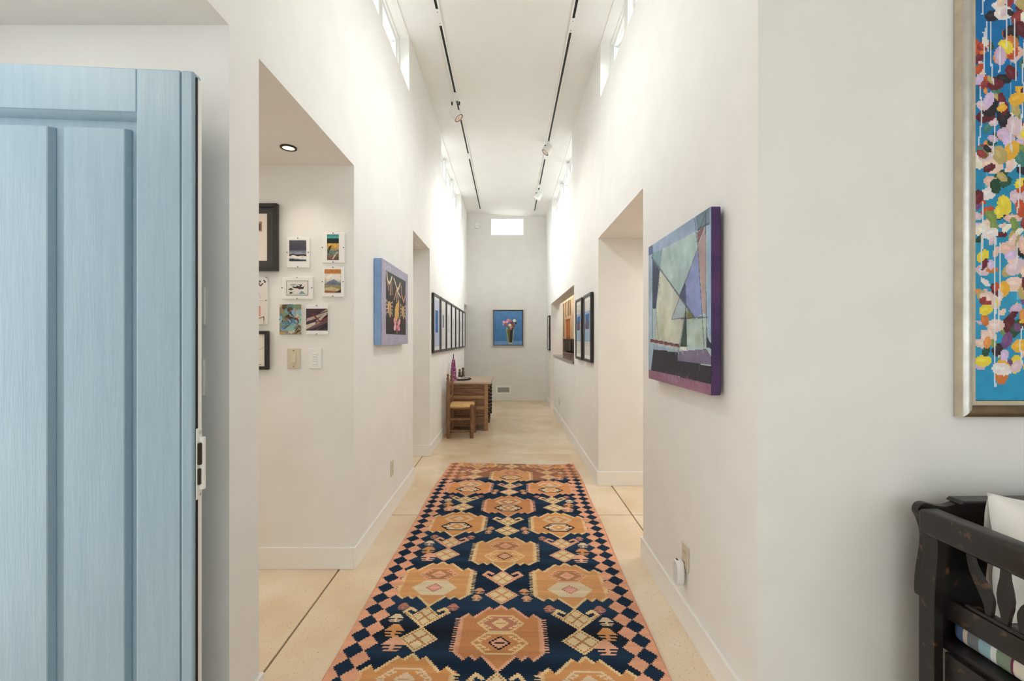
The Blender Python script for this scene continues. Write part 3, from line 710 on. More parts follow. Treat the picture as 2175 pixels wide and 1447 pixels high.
r = thing('plug_in_device', 'white oval plug-in device in the outlet under the abstract canvas', 'device', (XR-.0095, 2.066, .188), -PI/2)
oval = [(.033*math.copysign(abs(math.cos(t))**.72, math.cos(t)), .057+.057*math.copysign(abs(math.sin(t))**.72, math.sin(t))) for t in [2*PI*i/36 for i in range(36)]]
MB().prism(oval, -.034, -.002, 'y').build('body', PLAST, r, .006, 3, True)
MB().prism([(p[0]*.80, .057+(p[1]-.057)*.88) for p in oval], -.0352, -.034, 'y').build('face_plate', mat('device_face', (226, 226, 228), .3, var=.01), r)
MB().lathe([(.0018, 0), (.0018, .0008)], (0, -.0352, .095), 10, (0, -1, 0)).build('indicator', BLKM, r)
MB().box(-.008, .008, -.030, -.022, .1135, .1145).build('vent_slot', BLKM, r)

# downlight in the side hall soffit
r = thing('recessed_downlight', 'lit round recessed downlight in the side hall ceiling', 'light', (-1.128, 2.335, HL))
MB().lathe([(.040, 0), (.040, -.006), (.030, -.007), (.029, -.002), (.029, 0)], n=28).build('trim_ring', DARKM, r, smooth=True)
MB().lathe([(.029, -.0012), (.029, -.003)], n=28).build('lamp_lens', LAMP, r)
sp = bpy.data.lights.new('downlight_beam', 'SPOT'); sp.energy = 5; sp.spot_size = 2.0; sp.spot_blend = 0.8; sp.shadow_soft_size = 0.03; sp.color = (1, .9, .76)
so = bpy.data.objects.new('downlight_beam', sp); C.objects.link(so); so.parent = r; so.location = (0, 0, -.012)
# supply vent above the narrow doorway
r = thing('ceiling_vent', 'small white ceiling vent inside the narrow left doorway', 'vent', (-0.99, 4.72, 2.30))
MB().box(-.04, .04, -.14, .14, -.006, -.0005).build('vent_frame', WHITEM, r, .001, 1)
for i in range(4): MB().box(-.03+.017*i, -.022+.017*i, -.125, .125, -.010, -.006).build('vent_slat', WHITEM, r)

# ------------------------------------------------------------------ lavender canvas on the left wall
W, H = .775, .566
cv = Canvas(W, H, .004, S(172, 168, 190)); cv.noise(.12, 8, 9)
for i in range(160):
    x, y = RNG.rand(2); cv.line([(x*W, y*H), (x*W+.02*RNG.randn(), y*H+.03*RNG.rand())], .003+.004*RNG.rand(), [S(186, 184, 206), S(152, 148, 176), S(196, 190, 206), S(164, 150, 172)][i % 4], .6)
for i in range(9): cv.ell(.08+.14*RNG.rand(), .015+.05*RNG.rand(), .006, .004, S(226, 230, 240))
px0, px1, py0, py1 = .102, .695, .064, .490
cv.rect(px0, px1, py0, py1, S(46, 38, 40))
a = cv.sl(px0, px1, py0, py1, -.004); g = np.interp(cv.Y[a], [py0, py0+.18, py1], [0, 1, 1])
cv.col[a] = S(66, 72, 68)*(1-g[..., None])+S(44, 34, 36)*g[..., None]
def pp(u, v): return (px0+u*(px1-px0), py0+v*(py1-py0))
bone, pinkb, tan_ = S(226, 204, 166), S(206, 150, 138), S(206, 168, 104)
def st(pts, wd, c): cv.line([pp(*p) for p in pts], wd, c)
st([(.04, .03), (.08, .16), (.18, .18), (.27, .06)], .020, bone); st([(.08, .16), (.12, .30)], .014, pinkb); st([(.18, .18), (.20, .36)], .013, bone); st([(.26, .16), (.28, .34)], .013, pinkb)
st([(.36, .06), (.55, .24), (.70, .34)], .013, S(232, 222, 200)); st([(.68, .10), (.60, .20), (.52, .22)], .020, bone); st([(.52, .22), (.38, .42)], .013, S(214, 170, 136)); st([(.54, .24), (.50, .44)], .012, bone); st([(.58, .24), (.60, .42)], .012, pinkb)
st([(.74, .14), (.76, .28), (.88, .40), (.97, .28)], .020, S(196, 140, 122)); st([(.98, .14), (.97, .26)], .010, S(150, 130, 116))
for bx_, sc in ((.16, 1.0), (.84, .9)):
    cv.ell(*pp(bx_, .58), .050*sc, .046*sc, tan_); cv.ell(*pp(bx_+.03, .63), .036*sc, .044*sc, S(176, 146, 112)); cv.line([pp(bx_, .49), pp(bx_, .68)], .005, S(110, 80, 50))
    for q in range(4):
        for sx in (-1, 1): st([(bx_+sx*.07, .50+.05*q), (bx_+sx*.14, .46+.07*q), (bx_+sx*.15, .50+.07*q)], .006, S(222, 200, 170))
cv.ell(*pp(.50, .62), .050, .070, S(216, 178, 100), .5); cv.ell(*pp(.58, .52), .028, .055, S(210, 166, 92), .3); cv.ell(*pp(.46, .68), .034, .040, S(206, 164, 96), .4); st([(.60, .64), (.62, .74)], .016, S(222, 190, 130))
cv.ell(*pp(.42, .80), .044, .024, S(224, 146, 164), .6); cv.ell(*pp(.62, .80), .050, .022, S(228, 156, 172), -.5); cv.ell(*pp(.42, .89), .040, .022, S(232, 170, 184), -.2); cv.ell(*pp(.60, .89), .046, .022, S(216, 130, 152), .2)
st([(.52, .75), (.52, .80)], .014, S(232, 206, 190)); st([(.52, .86), (.52, .99)], .010, S(222, 150, 150)); cv.noise(.10, 30, 24)
def canvas_painting(wallk, loc, cv, dep, edge, label, corner=True):
    r = thing('stretched_canvas_painting', label, 'painting', loc, ROT[wallk])
    MB().box(-cv.w/2, cv.w/2, -dep, -.002, 0, cv.h).build('stretched_canvas', edge, r, .004, 2)
    cv.mesh('painted_face', PAINT, r, -cv.w/2, -dep-.0008, cv.h)
    return r
canvas_painting('left', (XL+.0005, (2.955+3.73)/2, 1.263), cv, .050, BLUE_EDGE, 'lavender canvas with bones, beetles and pink flower on a dark panel')

# abstract canvas on the right wall
W, H = .751, .700
cv = Canvas(W, H, .0042, S(176, 198, 204))
cols = [(165,190,210),(150,172,200),(90,110,160),(120,155,165),(172,200,198),(58,68,98),(202,206,190),(176,196,206),(80,90,125),(140,155,205),(176,152,152),(108,134,150),(132,92,102),(152,178,208),(122,122,62),(58,80,68),(178,198,190),(50,55,75),(226,226,216),(160,176,202),(140,76,70),(44,44,58),(124,112,142),(150,106,130)]
polys = [[(0,-.01),(.09,-.01),(.09,.958),(0,.975)],[(0,-.01),(1,-.01),(1,.086),(.282,.078),(0,.054)],[(0,.0),(.083,.0),(.083,.064),(0,.066)],[(.09,.06),(.282,.078),(.221,.208),(.09,.112)],[(.282,.072),(.823,.103),(.823,.183),(.592,.424),(.236,.211)],[(.09,.112),(.236,.211),(.157,.479),(.09,.475)],[(.236,.211),(.685,.504),(.58,.734),(.157,.705),(.173,.492)],[(.592,.433),(.685,.504),(.627,.576),(.457,.57)],[(.673,.348),(.685,.494),(.58,.427)],[(.843,.196),(.901,.559),(.803,.58),(.685,.499),(.673,.348)],[(.938,.09),(.938,.561),(.904,.559),(.843,.178)],[(.813,.0),(.982,.0),(.982,.085),(.843,.086)],[(.928,.087),(.843,.17),(.833,.097)],[(.956,.082),(1,.086),(1,.696),(.974,.671),(.956,.587)],[(.696,.518),(.803,.58),(.696,.579)],[(.685,.518),(.696,.77),(.592,.753)],[(.7,.582),(.938,.586),(.938,.751),(.7,.746)],[(.947,.562),(.956,.688),(1,.729),(1,.753),(.947,.746)],[(.592,.748),(.691,.751),(.691,.772),(.592,.767)],[(.107,.745),(.58,.773),(.58,.782),(.107,.779)],[(.038,.699),(.58,.734),(.58,.753),(.038,.723)],[(.107,.779),(.567,.783),(.555,.837),(1,.843),(1,.941),(.055,.932)],[(.58,.778),(.947,.755),(1,.794),(1,.839),(.555,.837)],[(.0,.932),(1,.941),(1,1.01),(0,1.01)]]
for p, q in zip(polys, cols): cv.npoly(p, S(*q))
soft = [(.5,.16,.12,.06,(150,190,190)),(.42,.26,.10,.08,(206,220,214)),(.34,.55,.06,.10,(206,196,160)),(.44,.44,.10,.06,(190,210,220)),(.3,.64,.05,.05,(180,196,150)),(.82,.66,.07,.05,(200,214,206)),(.85,.70,.05,.03,(160,180,140)),(.76,.42,.05,.10,(160,172,216)),(.3,.87,.12,.03,(58,60,78)),(.7,.95,.1,.02,(128,90,112)),(.45,.96,.1,.02,(176,150,186)),(.2,.3,.04,.12,(50,70,110))]
for (x, y, rx, ry, q) in soft:
    for n in range(26):
        xx, yy = x*W+rx*W*RNG.randn()*.55, y*H+ry*H*RNG.randn()*.55; t = .6+.8*RNG.randn()
        cv.line([(xx-.012*math.cos(t), yy-.012*math.sin(t)), (xx+.012*math.cos(t), yy+.012*math.sin(t))], .010, S(*q), .22)
dk = S(62, 64, 86)
for p in [[(.073,.091),(.803,.58)],[(.803,.018),(.843,.187),(.457,.57)],[(.09,.014),(.09,.693)],[(.282,.072),(.157,.491),(.214,.699)],[(.938,.014),(.947,.746)],[(.685,.499),(.567,.783)],[(.457,.57),(.956,.583)],[(.843,.187),(.919,.747)],[(.685,.508),(.696,.77)],[(.833,.084),(.982,.083)],[(.038,.705),(.58,.739)],[(.09,.924),(.123,.739)],[(.938,.022),(.853,.093)],[(.673,.348),(.685,.499)]]:
    cv.nline(p, .0055, dk, .75)
cv.nline([(.073,.091),(.803,.58)], .011, S(92, 98, 112), .7)
for i in range(260):
    x, y = RNG.rand(2); t = 3*RNG.rand(); a = cv.sl(x*W, x*W, y*H, y*H, 0); base = cv.col[min(cv.ny-1, int(y*cv.ny)), min(cv.nx-1, int(x*cv.nx))]
    cv.line([(x*W, y*H), (x*W+.03*math.cos(t), y*H+.03*math.sin(t))], .006, np.clip(base*(.85+.30*RNG.rand()), 0, 1), .35)
cv.noise(.20, 7, 7); cv.noise(.12, 24, 24)
r = canvas_painting('right', (XR-.012, (1.683+2.434)/2, 1.092), cv, .038, PURPLE_EDGE, 'blue and purple abstract canvas of angular facets with purple edges')
MB().box(-.3, .3, -.002, .0115, .60, .63).build('hanging_rail', FRAMEB, r)

# ------------------------------------------------------------------ flower painting on the end wall
W, H = .60, .72
cv = Canvas(W, H, .004, S(84, 134, 186)); cv.vgrad([(0, S(92, 144, 196)), (.5, S(78, 130, 186)), (.885, S(70, 122, 178)), (.89, S(116, 156, 204)), (1, S(112, 152, 200))]); cv.noise(.10, 9, 9)
cv.npoly([(.42, .56), (.70, .56), (.66, .95), (.48, .95)], S(104, 110, 70)); cv.npoly([(.56, .56), (.66, .56), (.63, .94), (.55, .94)], S(50, 42, 36)); cv.nline([(.44, .56), (.50, .94)], .015, S(176, 190, 130)); cv.nline([(.69, .56), (.65, .94)], .012, S(190, 196, 170)); cv.npoly([(.48, .93), (.66, .93), (.62, .97), (.52, .97)], S(170, 176, 160))
for (x, y, rr, q) in ((.36,.34,.05,(214,160,180)),(.50,.28,.05,(206,140,160)),(.43,.40,.045,(170,96,96)),(.72,.29,.045,(236,226,190)),(.62,.36,.045,(120,60,70)),(.56,.42,.045,(226,206,170)),(.68,.44,.05,(140,80,56)),(.60,.50,.04,(206,150,120)),(.50,.50,.035,(96,100,70)),(.76,.36,.03,(60,40,50)),(.46,.33,.03,(234,190,196)),(.54,.56,.035,(130,80,50)),(.65,.53,.03,(90,50,46)),(.46,.52,.03,(150,160,110)),(.33,.40,.025,(160,170,205)),(.58,.30,.03,(196,120,130))):
    cv.ell(x*W, y*H, rr*W*1.3, rr*H, S(*q), .3); cv.ell(x*W-.006, y*H-.008, rr*W*.7, rr*H*.5, np.clip(S(*q)*1.35, 0, 1), .5)
cv.noise(.15, 30, 36)
r = thing('framed_flower_painting', 'blue still life of flowers in a glass hung on the end wall', 'painting', (-0.005, YE-.0005, 1.155), 0)
w, h = .655, .775
for nm, fw, q0, dep, m in (('outer_frame', .012, 0, .040, SILVERF), ('inner_frame', .016, .012, .034, FRAMEB)):
    x0, x1, z0, z1 = -w/2+q0, w/2-q0, q0, h-q0
    MB().box(x0, x1, -dep, -.002, z0, z0+fw).box(x0, x1, -dep, -.002, z1-fw, z1).box(x0, x0+fw, -dep, -.002, z0+fw, z1-fw).box(x1-fw, x1, -dep, -.002, z0+fw, z1-fw).build(nm, m, r)
cv.mesh('painted_face', PAINT, r, -.30, -.028, .7475)

# ------------------------------------------------------------------ seven frames on the left wall
MATG = mat('mat_board_pale', (232, 232, 234), .85, var=.01)
specs = [((.20,.26),(60,104,168),(206,212,238)), ((.12,.17),(92,96,138),(236,234,232)), ((.16,.24),(206,202,206),(238,236,238)), ((.14,.26),(196,196,196),(236,236,236)), ((.14,.26),(200,198,204),(238,236,238)), ((.12,.18),(176,176,180),(236,236,236)), ((.14,.2),(210,206,206),(238,236,236))]  # first entry's pale lavender field has a glass reflection painted in
ordn = ['nearest the narrow doorway', 'second from the narrow doorway', 'third from the narrow doorway', 'middle one of the row of seven', 'third from the far end of the row', 'second from the far end of the row', 'last of the row above the desk end']
subj = ['blue print', 'small dark blue print', 'pale grey print', 'tall grey print', 'pale lilac-grey print', 'small grey print', 'pale print']
for i in range(7):
    yc = 5.17+.545*i+.25; (pw_, ph_), q, q2 = specs[i]
    c = Canvas(.40, .55, .012, S(*q2)); z0 = .12+.02*(i % 2)
    c.rect(.2-pw_/2, .2+pw_/2, z0, z0+ph_, S(*q)); c.ell(.2, z0+ph_*.7, pw_*.3, ph_*.15, np.clip(S(*q)*1.3, 0, 1)); c.ell(.17, z0+ph_*.3, pw_*.25, ph_*.12, np.clip(S(*q)*.8, 0, 1)); c.noise(.05, 8, 8)
    framed('left', (XL+.0005, yc, 1.143), .50, .69, .030, .030, FRAMEB, 'black framed %s, %s' % (subj[i], ordn[i]), cv=c, group='row of seven black frames', matm=MATG)
# frames on the right wall
for yc, lab in ((4.47, 'black framed blue print nearest the wide opening on the right'), (5.02, 'black framed blue print right beside the kitchen pass-through')):
    c = Canvas(.34, .54, .006, S(178, 200, 224)); c.rect(0, .34, 0, .11, S(236, 232, 226)); c.rect(0, .34, .40, .54, S(232, 230, 222))
    c.rect(.05, .26, .13, .28, S(70, 116, 172)); c.ell(.10, .24, .06, .04, S(90, 84, 92)); c.ell(.18, .24, .06, .045, S(122, 84, 78)); c.ell(.15, .20, .05, .03, S(62, 92, 140)); c.line([(0, .40), (.34, .40)], .006, S(130, 150, 180)); c.line([(0, .11), (.34, .11)], .006, S(160, 176, 200)); c.noise(.08, 9, 12)
    framed('right', (XR-.0005, yc, 1.08), .42, .665, .028, .032, FRAMEB, lab, cv=c, group='black frames by the pass-through')
c = Canvas(.36, .57, .01, S(236, 232, 226)); c.rect(.10, .26, .15, .38, S(196, 186, 176)); c.noise(.05)
framed('right', (XR-.0005, 8.86, 1.09), .44, .665, .022, .030, FRAMEB, 'lone black framed print at the far right beyond the pass-through', cv=c, group='black frames by the pass-through')

# ------------------------------------------------------------------ smoke detector and floor-level grille on the end wall
r = thing('smoke_detector', 'round white smoke detector high on the end wall', 'detector', (-.657, YE-.0005, 3.70), 0)
MB().lathe([(.065, 0), (.065, .012), (.058, .030), (.03, .036)], (0, 0, 0), 28, (0, -1, 0)).build('housing', PLAST, r, smooth=True)
MB().lathe([(.012, 0), (.012, .002)], (.02, -.036, -.01), 12, (0, -1, 0)).build('test_button', IVORY, r)
gx0, gx1, gz0, gz1 = -.269, .060, .137, .325
r = thing('return_air_grille', 'white floor-level air grille in the end wall', 'vent', ((gx0+gx1)/2, YE-.0005, gz0), 0)
w, h = gx1-gx0, gz1-gz0; f = .042
MB().box(-w/2, w/2, -.010, 0, 0, f).box(-w/2, w/2, -.010, 0, h-f, h).box(-w/2, -w/2+f, -.010, 0, f, h-f).box(w/2-f, w/2, -.010, 0, f, h-f).build('grille_frame', MATB, r)
MB().box(-w/2+f, w/2-f, -.002, 0, f, h-f).build('dark_duct', BLKM, r)
for i in range(6):
    z = f+(h-2*f)*(i+.5)/6; MB().box(-w/2+f, w/2-f, -.008, -.004, z-.0028, z+.0028).build('slat', WHITEM, r)
for i in range(9):
    x = -w/2+f+(w-2*f)*(i+.5)/9; MB().box(x-.002, x+.002, -.004, -.002, f, h-f).build('louvre', WHITEM, r)

# ------------------------------------------------------------------ lighting tracks and spotlights
def track(x, y0, y1, joints, label):
    z = ceil_z(x)
    r = thing('lighting_track', label, 'track light', (x, 0, z), 0, 'ceiling lighting tracks')
    MB().box(-.022, .022, y0, y1, -.006, 0).build('track_back', WHITEM, r)
    for s in (-1, 1): MB().box(min(s*.0105, s*.022), max(s*.0105, s*.022), y0, y1, -.018, -.006).build('track_rail', WHITEM, r)
    MB().box(-.0105, .0105, y0, y1, -.014, -.006).build('conductor_slot', BLKM, r)
    for a, b_ in joints:
        j = MB().box(-.0225, .0225, a, b_, -.0205, -.0145).build('connector', WHITEM, r, .001, 1)
        for q in (a+.03, b_-.03): MB().lathe([(.004, 0), (.004, -.0012)], (0, q, -.0205), 8).build('screw', DARKM, j)
    MB().box(-.0225, .0225, y1, y1+.012, -.0205, 0).build('end_cap', WHITEM, r, .001, 1)
track(-.572, 0.6, 9.22, [(3.64, 3.83), (6.47, 6.66)], 'left white lighting track with black slot on the corridor ceiling')
track(.522, 0.6, 9.14, [(3.66, 3.83), (6.30, 6.52), (7.6, 7.75)], 'right white lighting track with black slot on the corridor ceiling')
def spot(x, y, drop, aim, label, R=.048, Lh=.11, watts=40):
    z = ceil_z(x)-.0185
    r = thing('track_spotlight', label, 'spotlight', (x, y, z), 0, 'track spotlights')
    MB().box(-.0185, .0185, -.07, .07, -.022, 0).build('adapter', WHITEM, r, .003, 2)
    d = Vector(aim).normalized(); c0 = Vector((0, 0, -drop))
    side = Vector((1, 0, 0)); k = R+.006
    y_ = MB()
    for s in (-1, 1):
        y_.tube([(s*.014, 0, -.022), (s*k*.7, .0, -drop*.45), (s*k, 0, -drop)], .006, 8)
    yo = y_.build('yoke', WHITEM, r, smooth=True)
    for s in (-1, 1): MB().box(s*k*.62-.008, s*k*.62+.008, -.010, .008, -drop*.52, -drop*.34).build('grip', BLKM, yo, .002, 1)
    a = c0-d*Lh*.5
    hd = MB().lathe([(R*.55, 0), (R*.85, .008), (R*.86, Lh*.45), (R, Lh*.5), (R*1.02, Lh), (R*.90, Lh), (R*.88, Lh*.82)], a, 26, d).build('lamp_head', WHITEM, r, smooth=True)
    MB().lathe([(R*.90, Lh*.97), (R*.90, Lh*1.0), (R*.74, Lh*1.0), (R*.74, Lh*.95)], a, 26, d).build('baffle_ring', BLKM, hd)
    MB().lathe([(R*.73, Lh*.93), (R*.73, Lh*.985), (R*.45, Lh*.99), (R*.2, Lh*.97)], a, 22, d).build('reflector', REFL, hd, smooth=True)
    MB().lathe([(.004, 0), (.004, .004)], c0+Vector((k, 0, 0)), 10, (1, 0, 0)).build('pivot_screw', DARKM, yo)
    sl = bpy.data.lights.new('spot_beam', 'SPOT'); sl.energy = watts; sl.spot_size = 1.5; sl.spot_blend = 0.9; sl.shadow_soft_size = 0.03; sl.color = (1, .95, .88)
    lo = bpy.data.objects.new('spot_beam', sl); C.objects.link(lo); lo.parent = r; lo.location = a+d*Lh*1.06
    lo.rotation_euler = d.to_track_quat('-Z', 'Y').to_euler()
spot(-.572, 4.93, .20, (.60, -.10, -.79), 'white track spotlight hanging from the left lighting track', .058, .12)
spot(.522, 5.98, .085, (-.66, -.08, -.75), 'nearer white spotlight on the right lighting track', .058, .12)
spot(.522, 7.92, .085, (-.62, .05, -.78), 'farther white spotlight on the right lighting track', .058, .12)

# ------------------------------------------------------------------ kitchen behind the pass-through
r = thing('pass_through_counter', 'dark granite sill of the kitchen pass-through', 'counter', (0, 0, 0))
MB().box(XR-.018, XR+.42, 5.555, 7.995, 1.001, 1.031).build('granite_slab', GRANITE, r, .004, 2)
MB().box(XR+.175, XR+.40, 5.60, 7.95, 0, 1.0).build('counter_base', CABW, r)
cab = thing('kitchen_cabinet', 'pale maple kitchen cabinet with slatted door seen through the pass-through', 'cabinet', (1.25, 8.66, 0))
MB().box(.004, .35, 0, 2.3, 1.31, 2.16).build('cabinet_body', CABO, cab)
MB().box(-.02, .36, -.02, 2.32, 2.16, 2.20).build('cornice', FRAMEB, cab)
def slat_door(y0, y1, z0, z1, n):
    f = .055
    d = MB().box(-.018, .003, y0, y1, z0, z0+f).box(-.018, .003, y0, y1, z1-f, z1).box(-.018, .003, y0, y0+f, z0+f, z1-f).box(-.018, .003, y1-f, y1, z0+f, z1-f).build('cabinet_door', CABW, cab)
    MB().box(-.006, .003, y0+f, y1-f, z0+f, z1-f).build('dark_glass', GLOSSB, d)
    for i in range(n):
        y = y0+f+(y1-y0-2*f)*(i+1)/(n+1); MB().box(-.018, -.006, y-.028, y+.028, z0+f, z1-f).build('slat', CABW, d)
slat_door(0.0, .30, 1.31, 2.15, 1); slat_door(.305, 1.36, 1.72, 2.15, 3); slat_door(1.365, 2.3, 1.31, 2.15, 2)
MB().box(-.001, .003, .42, 1.20, 1.33, 1.70).build('open_shelf_back', CABO, cab)
for y0 in (.305, 1.21): MB().box(-.018, .003, y0, y0+.13, 1.31, 1.718).build('door_stile', CABW, cab)
mw = thing('microwave_oven', 'black microwave oven under the maple kitchen cabinet', 'microwave', (1.25, 8.70, 1.035))
MB().box(0, .38, 0, 1.6, .015, .262).build('housing', GLOSSB, mw, .006, 2)
MB().box(-.008, -.0005, .35, 1.55, .03, .25).build('oven_door', GLOSSB, mw, .002, 1)
MB().tube([(-.03, .42, .05), (-.03, .42, .23)], .007, 8).build('handle', CHROME, mw)
for zz in (.07, .21): MB().tube([(-.03, .42, zz), (-.008, .42, zz)], .005, 6).build('handle_post', CHROME, mw)
for y in (.05, 1.5): MB().box(.05, .3, y, y+.05, 0, .015).build('foot', BLKM, mw)
ct = thing('kitchen_counter', 'granite topped maple base cabinet under the microwave', 'counter', (1.2, 8.64, 0))
MB().box(0, .62, 0, 2.4, .985, 1.035).build('granite_top', GRANITE, ct, .004, 2)
MB().box(.03, .6, .02, 2.38, 0, .985).build('base_body', CABW, ct)
for i in range(3): MB().box(.012, .029, .04+.78*i, .80+.78*i, .12, .96).build('cabinet_door', CABW, ct, .003, 1)

# ------------------------------------------------------------------ old wooden desk
dk = thing('wooden_desk', 'old brown wooden desk with panelled end against the left wall', 'desk', (-.575, 6.95, 0))
X0, X1, Y0, Y1, T = -.285, .285, -.49, .49, .69
MB().box(X0-.003, X1+.045, Y0-.02, Y1+.03, T-.028, T).build('desk_top', DESKT, dk, .004, 2)
for (a, b_) in ((X0, Y0), (X1-.055, Y0), (X0, Y1-.055), (X1-.055, Y1-.055)):
    MB().box(a, a+.055, b_, b_+.055, 0, T-.029).build('leg', DESKL if a > 0 else DESKW, dk, .004, 2)
for y0, s in ((Y0, 1), (Y1, -1)):
    ya, yb = (y0+.012, y0+.028) if s > 0 else (y0-.028, y0-.012)
    for i, (z0, z1) in enumerate(((.09, .205), (.245, .345), (.395, .47), (.505, .60))):
        MB().box(X0+.055, X1-.055, ya, yb, z0, z1).build('end_panel', DESKW, dk, .002, 1)
    MB().box(X0+.055, X1-.055, *((ya+.012, yb+.004) if s > 0 else (ya-.004, yb-.012)), .085, .655).build('end_backing', DESKW, dk)
    yc, yd = (y0+.004, y0+.034) if s > 0 else (y0-.034, y0-.004)
    for z0, z1, m in ((.075, .115, DESKW), (.215, .240, DESKW), (.300, .345, DESKL), (.455, .500, DESKL), (.605, .66, DESKW)):
        MB().box(X0+.055, X1-.055, yc, yd, z0, z1).build('end_rail', m, dk, .002, 1)
MB().box(X0+.01, X0+.025, Y0+.055, Y1-.055, .09, T-.03).build('back_panel', DESKW, dk)
for j in range(2):
    y0 = Y0+.06+j*.435
    for i in range(3):
        z0 = .10+i*.185
        dr = MB().box(X1-.05, X1-.008, y0, y0+.425, z0, z0+.17).build('drawer', DESKW, dk, .003, 1)
        MB().lathe([(.010, 0), (.008, .012), (.016, .022), (.010, .030)], (X1-.008, y0+.21, z0+.085), 12, (1, 0, 0)).build('knob', DARKM, dr, smooth=True)
for y0 in (Y0+.058, Y1-.085):
    for i in range(9):
        MB().lathe([(.004, 0), (.017, .010), (.010, .026), (.018, .040), (.004, .052)], (X1+.010, y0+.013, .10+i*.056), 10).build('carved_bead', DARKW, dk)
b = MB()
for i in range(12):
    y = Y0+.07+i*.076; b.prism([(y-.036, T-.03), (y+.036, T-.03), (y+.02, T-.062), (y, T-.075), (y-.02, T-.062)], X1-.006, X1+.012, 'x')
tag(b.build('scalloped_apron', DARKW, dk), kind='stuff')

# things on the desk
r = thing('purple_figure', 'slim purple and pink cloth figure with dark pointed top on the desk', 'figure', (-.80, 6.62, .69))
MB().lathe([(.040, 0), (.044, .03), (.036, .12), (.030, .22), (.022, .30), (.010, .335)], n=16).build('cloth_body', PURP, r, smooth=True)
MB().tube([(0, 0, .33), (0, 0, .40)], [.007, .005], 8).build('pointed_tip', BLKM, r)
for i in range(5):
    a = i*1.3; MB().tube([(.03*math.cos(a), .03*math.sin(a), .05), (.036*math.cos(a+.4), .036*math.sin(a+.4), .14), (.024*math.cos(a+.8), .024*math.sin(a+.8), .27)], [.008, .009, .005], 6).build('cloth_fold', PURP, r, smooth=True)
for (x, y, s, lab) in ((-.785, 7.32, .92, 'shorter dark carved figurine on the far end of the desk'), (-.735, 7.36, 1.05, 'taller dark carved figurine on the far end of the desk')):
    r = thing('carved_figurine', lab, 'figurine', (x, y, .69), 0, 'figurines on the desk')
    MB().lathe([(.026*s, 0), (.028*s, .02*s), (.022*s, .05*s), (.026*s, .075*s), (.020*s, .095*s), (.010*s, .104*s)], n=14).build('torso', FIGW, r, smooth=True)
    MB().lathe([(.009*s, .100*s), (.017*s, .110*s), (.019*s, .124*s), (.012*s, .138*s), (.004*s, .142*s)], n=14).build('head', FIGW, r, smooth=True)
    MB().lathe([(.020*s, .118*s), (.021*s, .128*s), (.008*s, .145*s)], (0, .003, 0), 12).build('hair', BLKM, r, smooth=True)
tr = thing('desk_tray', 'dark oval tray on the desk top', 'tray', (-.70, 6.93, .69))
ov = [(.13*math.cos(2*PI*i/28), .20*math.sin(2*PI*i/28)) for i in range(28)]
MB().prism(ov, 0, .006, 'z').build('tray_base', BLKM, tr)
MB().tube([(.13*math.cos(2*PI*i/28), .20*math.sin(2*PI*i/28), .010) for i in range(29)], .006, 6, False).build('tray_rim', BLKM, tr)
for i in range(9):
    x, y = random.uniform(-.07, .07), random.uniform(-.12, .12); s = random.uniform(.020, .032)
    o = MB().lathe([(s*.2, 0), (s, s*.25), (s*.9, s*.5), (s*.3, s*.8)], n=10).build('tray_ornament', SHELL, None, smooth=True)
    o.location = (-.70+x, 6.93+y, .6962)
    tag(o, 'pale mottled piece lying in the dark tray on the desk', 'ornament', 'pale pieces in the tray')

# ------------------------------------------------------------------ ladder-back chair
ch = thing('rush_seat_chair', 'small rustic ladder-back chair with rush seat in front of the desk', 'chair', (-.635, 6.17, 0))
bxp, fxp, yh = -.155, .155, .185     # back posts at -x (towards the wall), seat faces the corridor
for s in (-1, 1):
    prof = [(.027, 0), (.027, .30), (.025, .62), (.023, .74), (.013, .752), (.020, .772), (.021, .790), (.010, .806), (.017, .822), (.015, .838), (.003, .848)]
    pts = [(bxp-.0-.012*max(0, z-.42), s*yh, z) for q, z in prof]
    MB().tube(pts, [q for q, z in prof], 12).build('leg', CHAIRW, ch, smooth=True)
    MB().tube([(fxp, s*yh, 0), (fxp, s*yh, .30), (fxp, s*yh, .432), (fxp, s*yh, .445)], [.024, .026, .026, .014], 12).build('leg', CHAIRW, ch, smooth=True)
    for z in (.095, .25): MB().tube([(bxp, s*yh, z), (0, s*yh, z), (fxp, s*yh, z)], [.012, .016, .012], 10).build('side_rung', CHAIRW, ch, smooth=True)
for z in (.11, .26): MB().tube([(fxp, -yh, z), (fxp, yh, z)], .013, 10).build('front_rung', CHAIRW, ch, smooth=True)
for z in (.12,): MB().tube([(bxp, -yh, z), (bxp, yh, z)], .012, 10).build('back_rung', CHAIRW, ch, smooth=True)
for z in (.52, .61, .70): MB().prism([(-yh, z-.022), (yh, z-.022), (yh, z+.014), (yh*.5, z+.024), (0, z+.028), (-yh*.5, z+.024), (-yh, z+.014)], bxp-.010, bxp+.004, 'x').build('back_slat', CHAIRW, ch, .003, 1)
b = MB(); n = 14; vs = []; fs = []
for side in (1, -1):
    o0 = len(vs)
    for i in range(n+1):
        for j in range(n+1):
            u = -1+2*i/n; v = -1+2*j/n
            th = .030*(1-.35*(1-min(abs(u), 1)**2)*(1-v*v))*math.sqrt(max(0, 1-max(abs(u), abs(v))**6))
            vs.append((u*.168, v*.20, .412+side*th))
    for i in range(n):
        for j in range(n):
            q = o0+i*(n+1)+j; fs.append((q, q+1, q+n+2, q+n+1) if side < 0 else (q, q+n+1, q+n+2, q+1))
b.add(vs, fs); b.build('rush_seat', RUSH, ch, smooth=True)

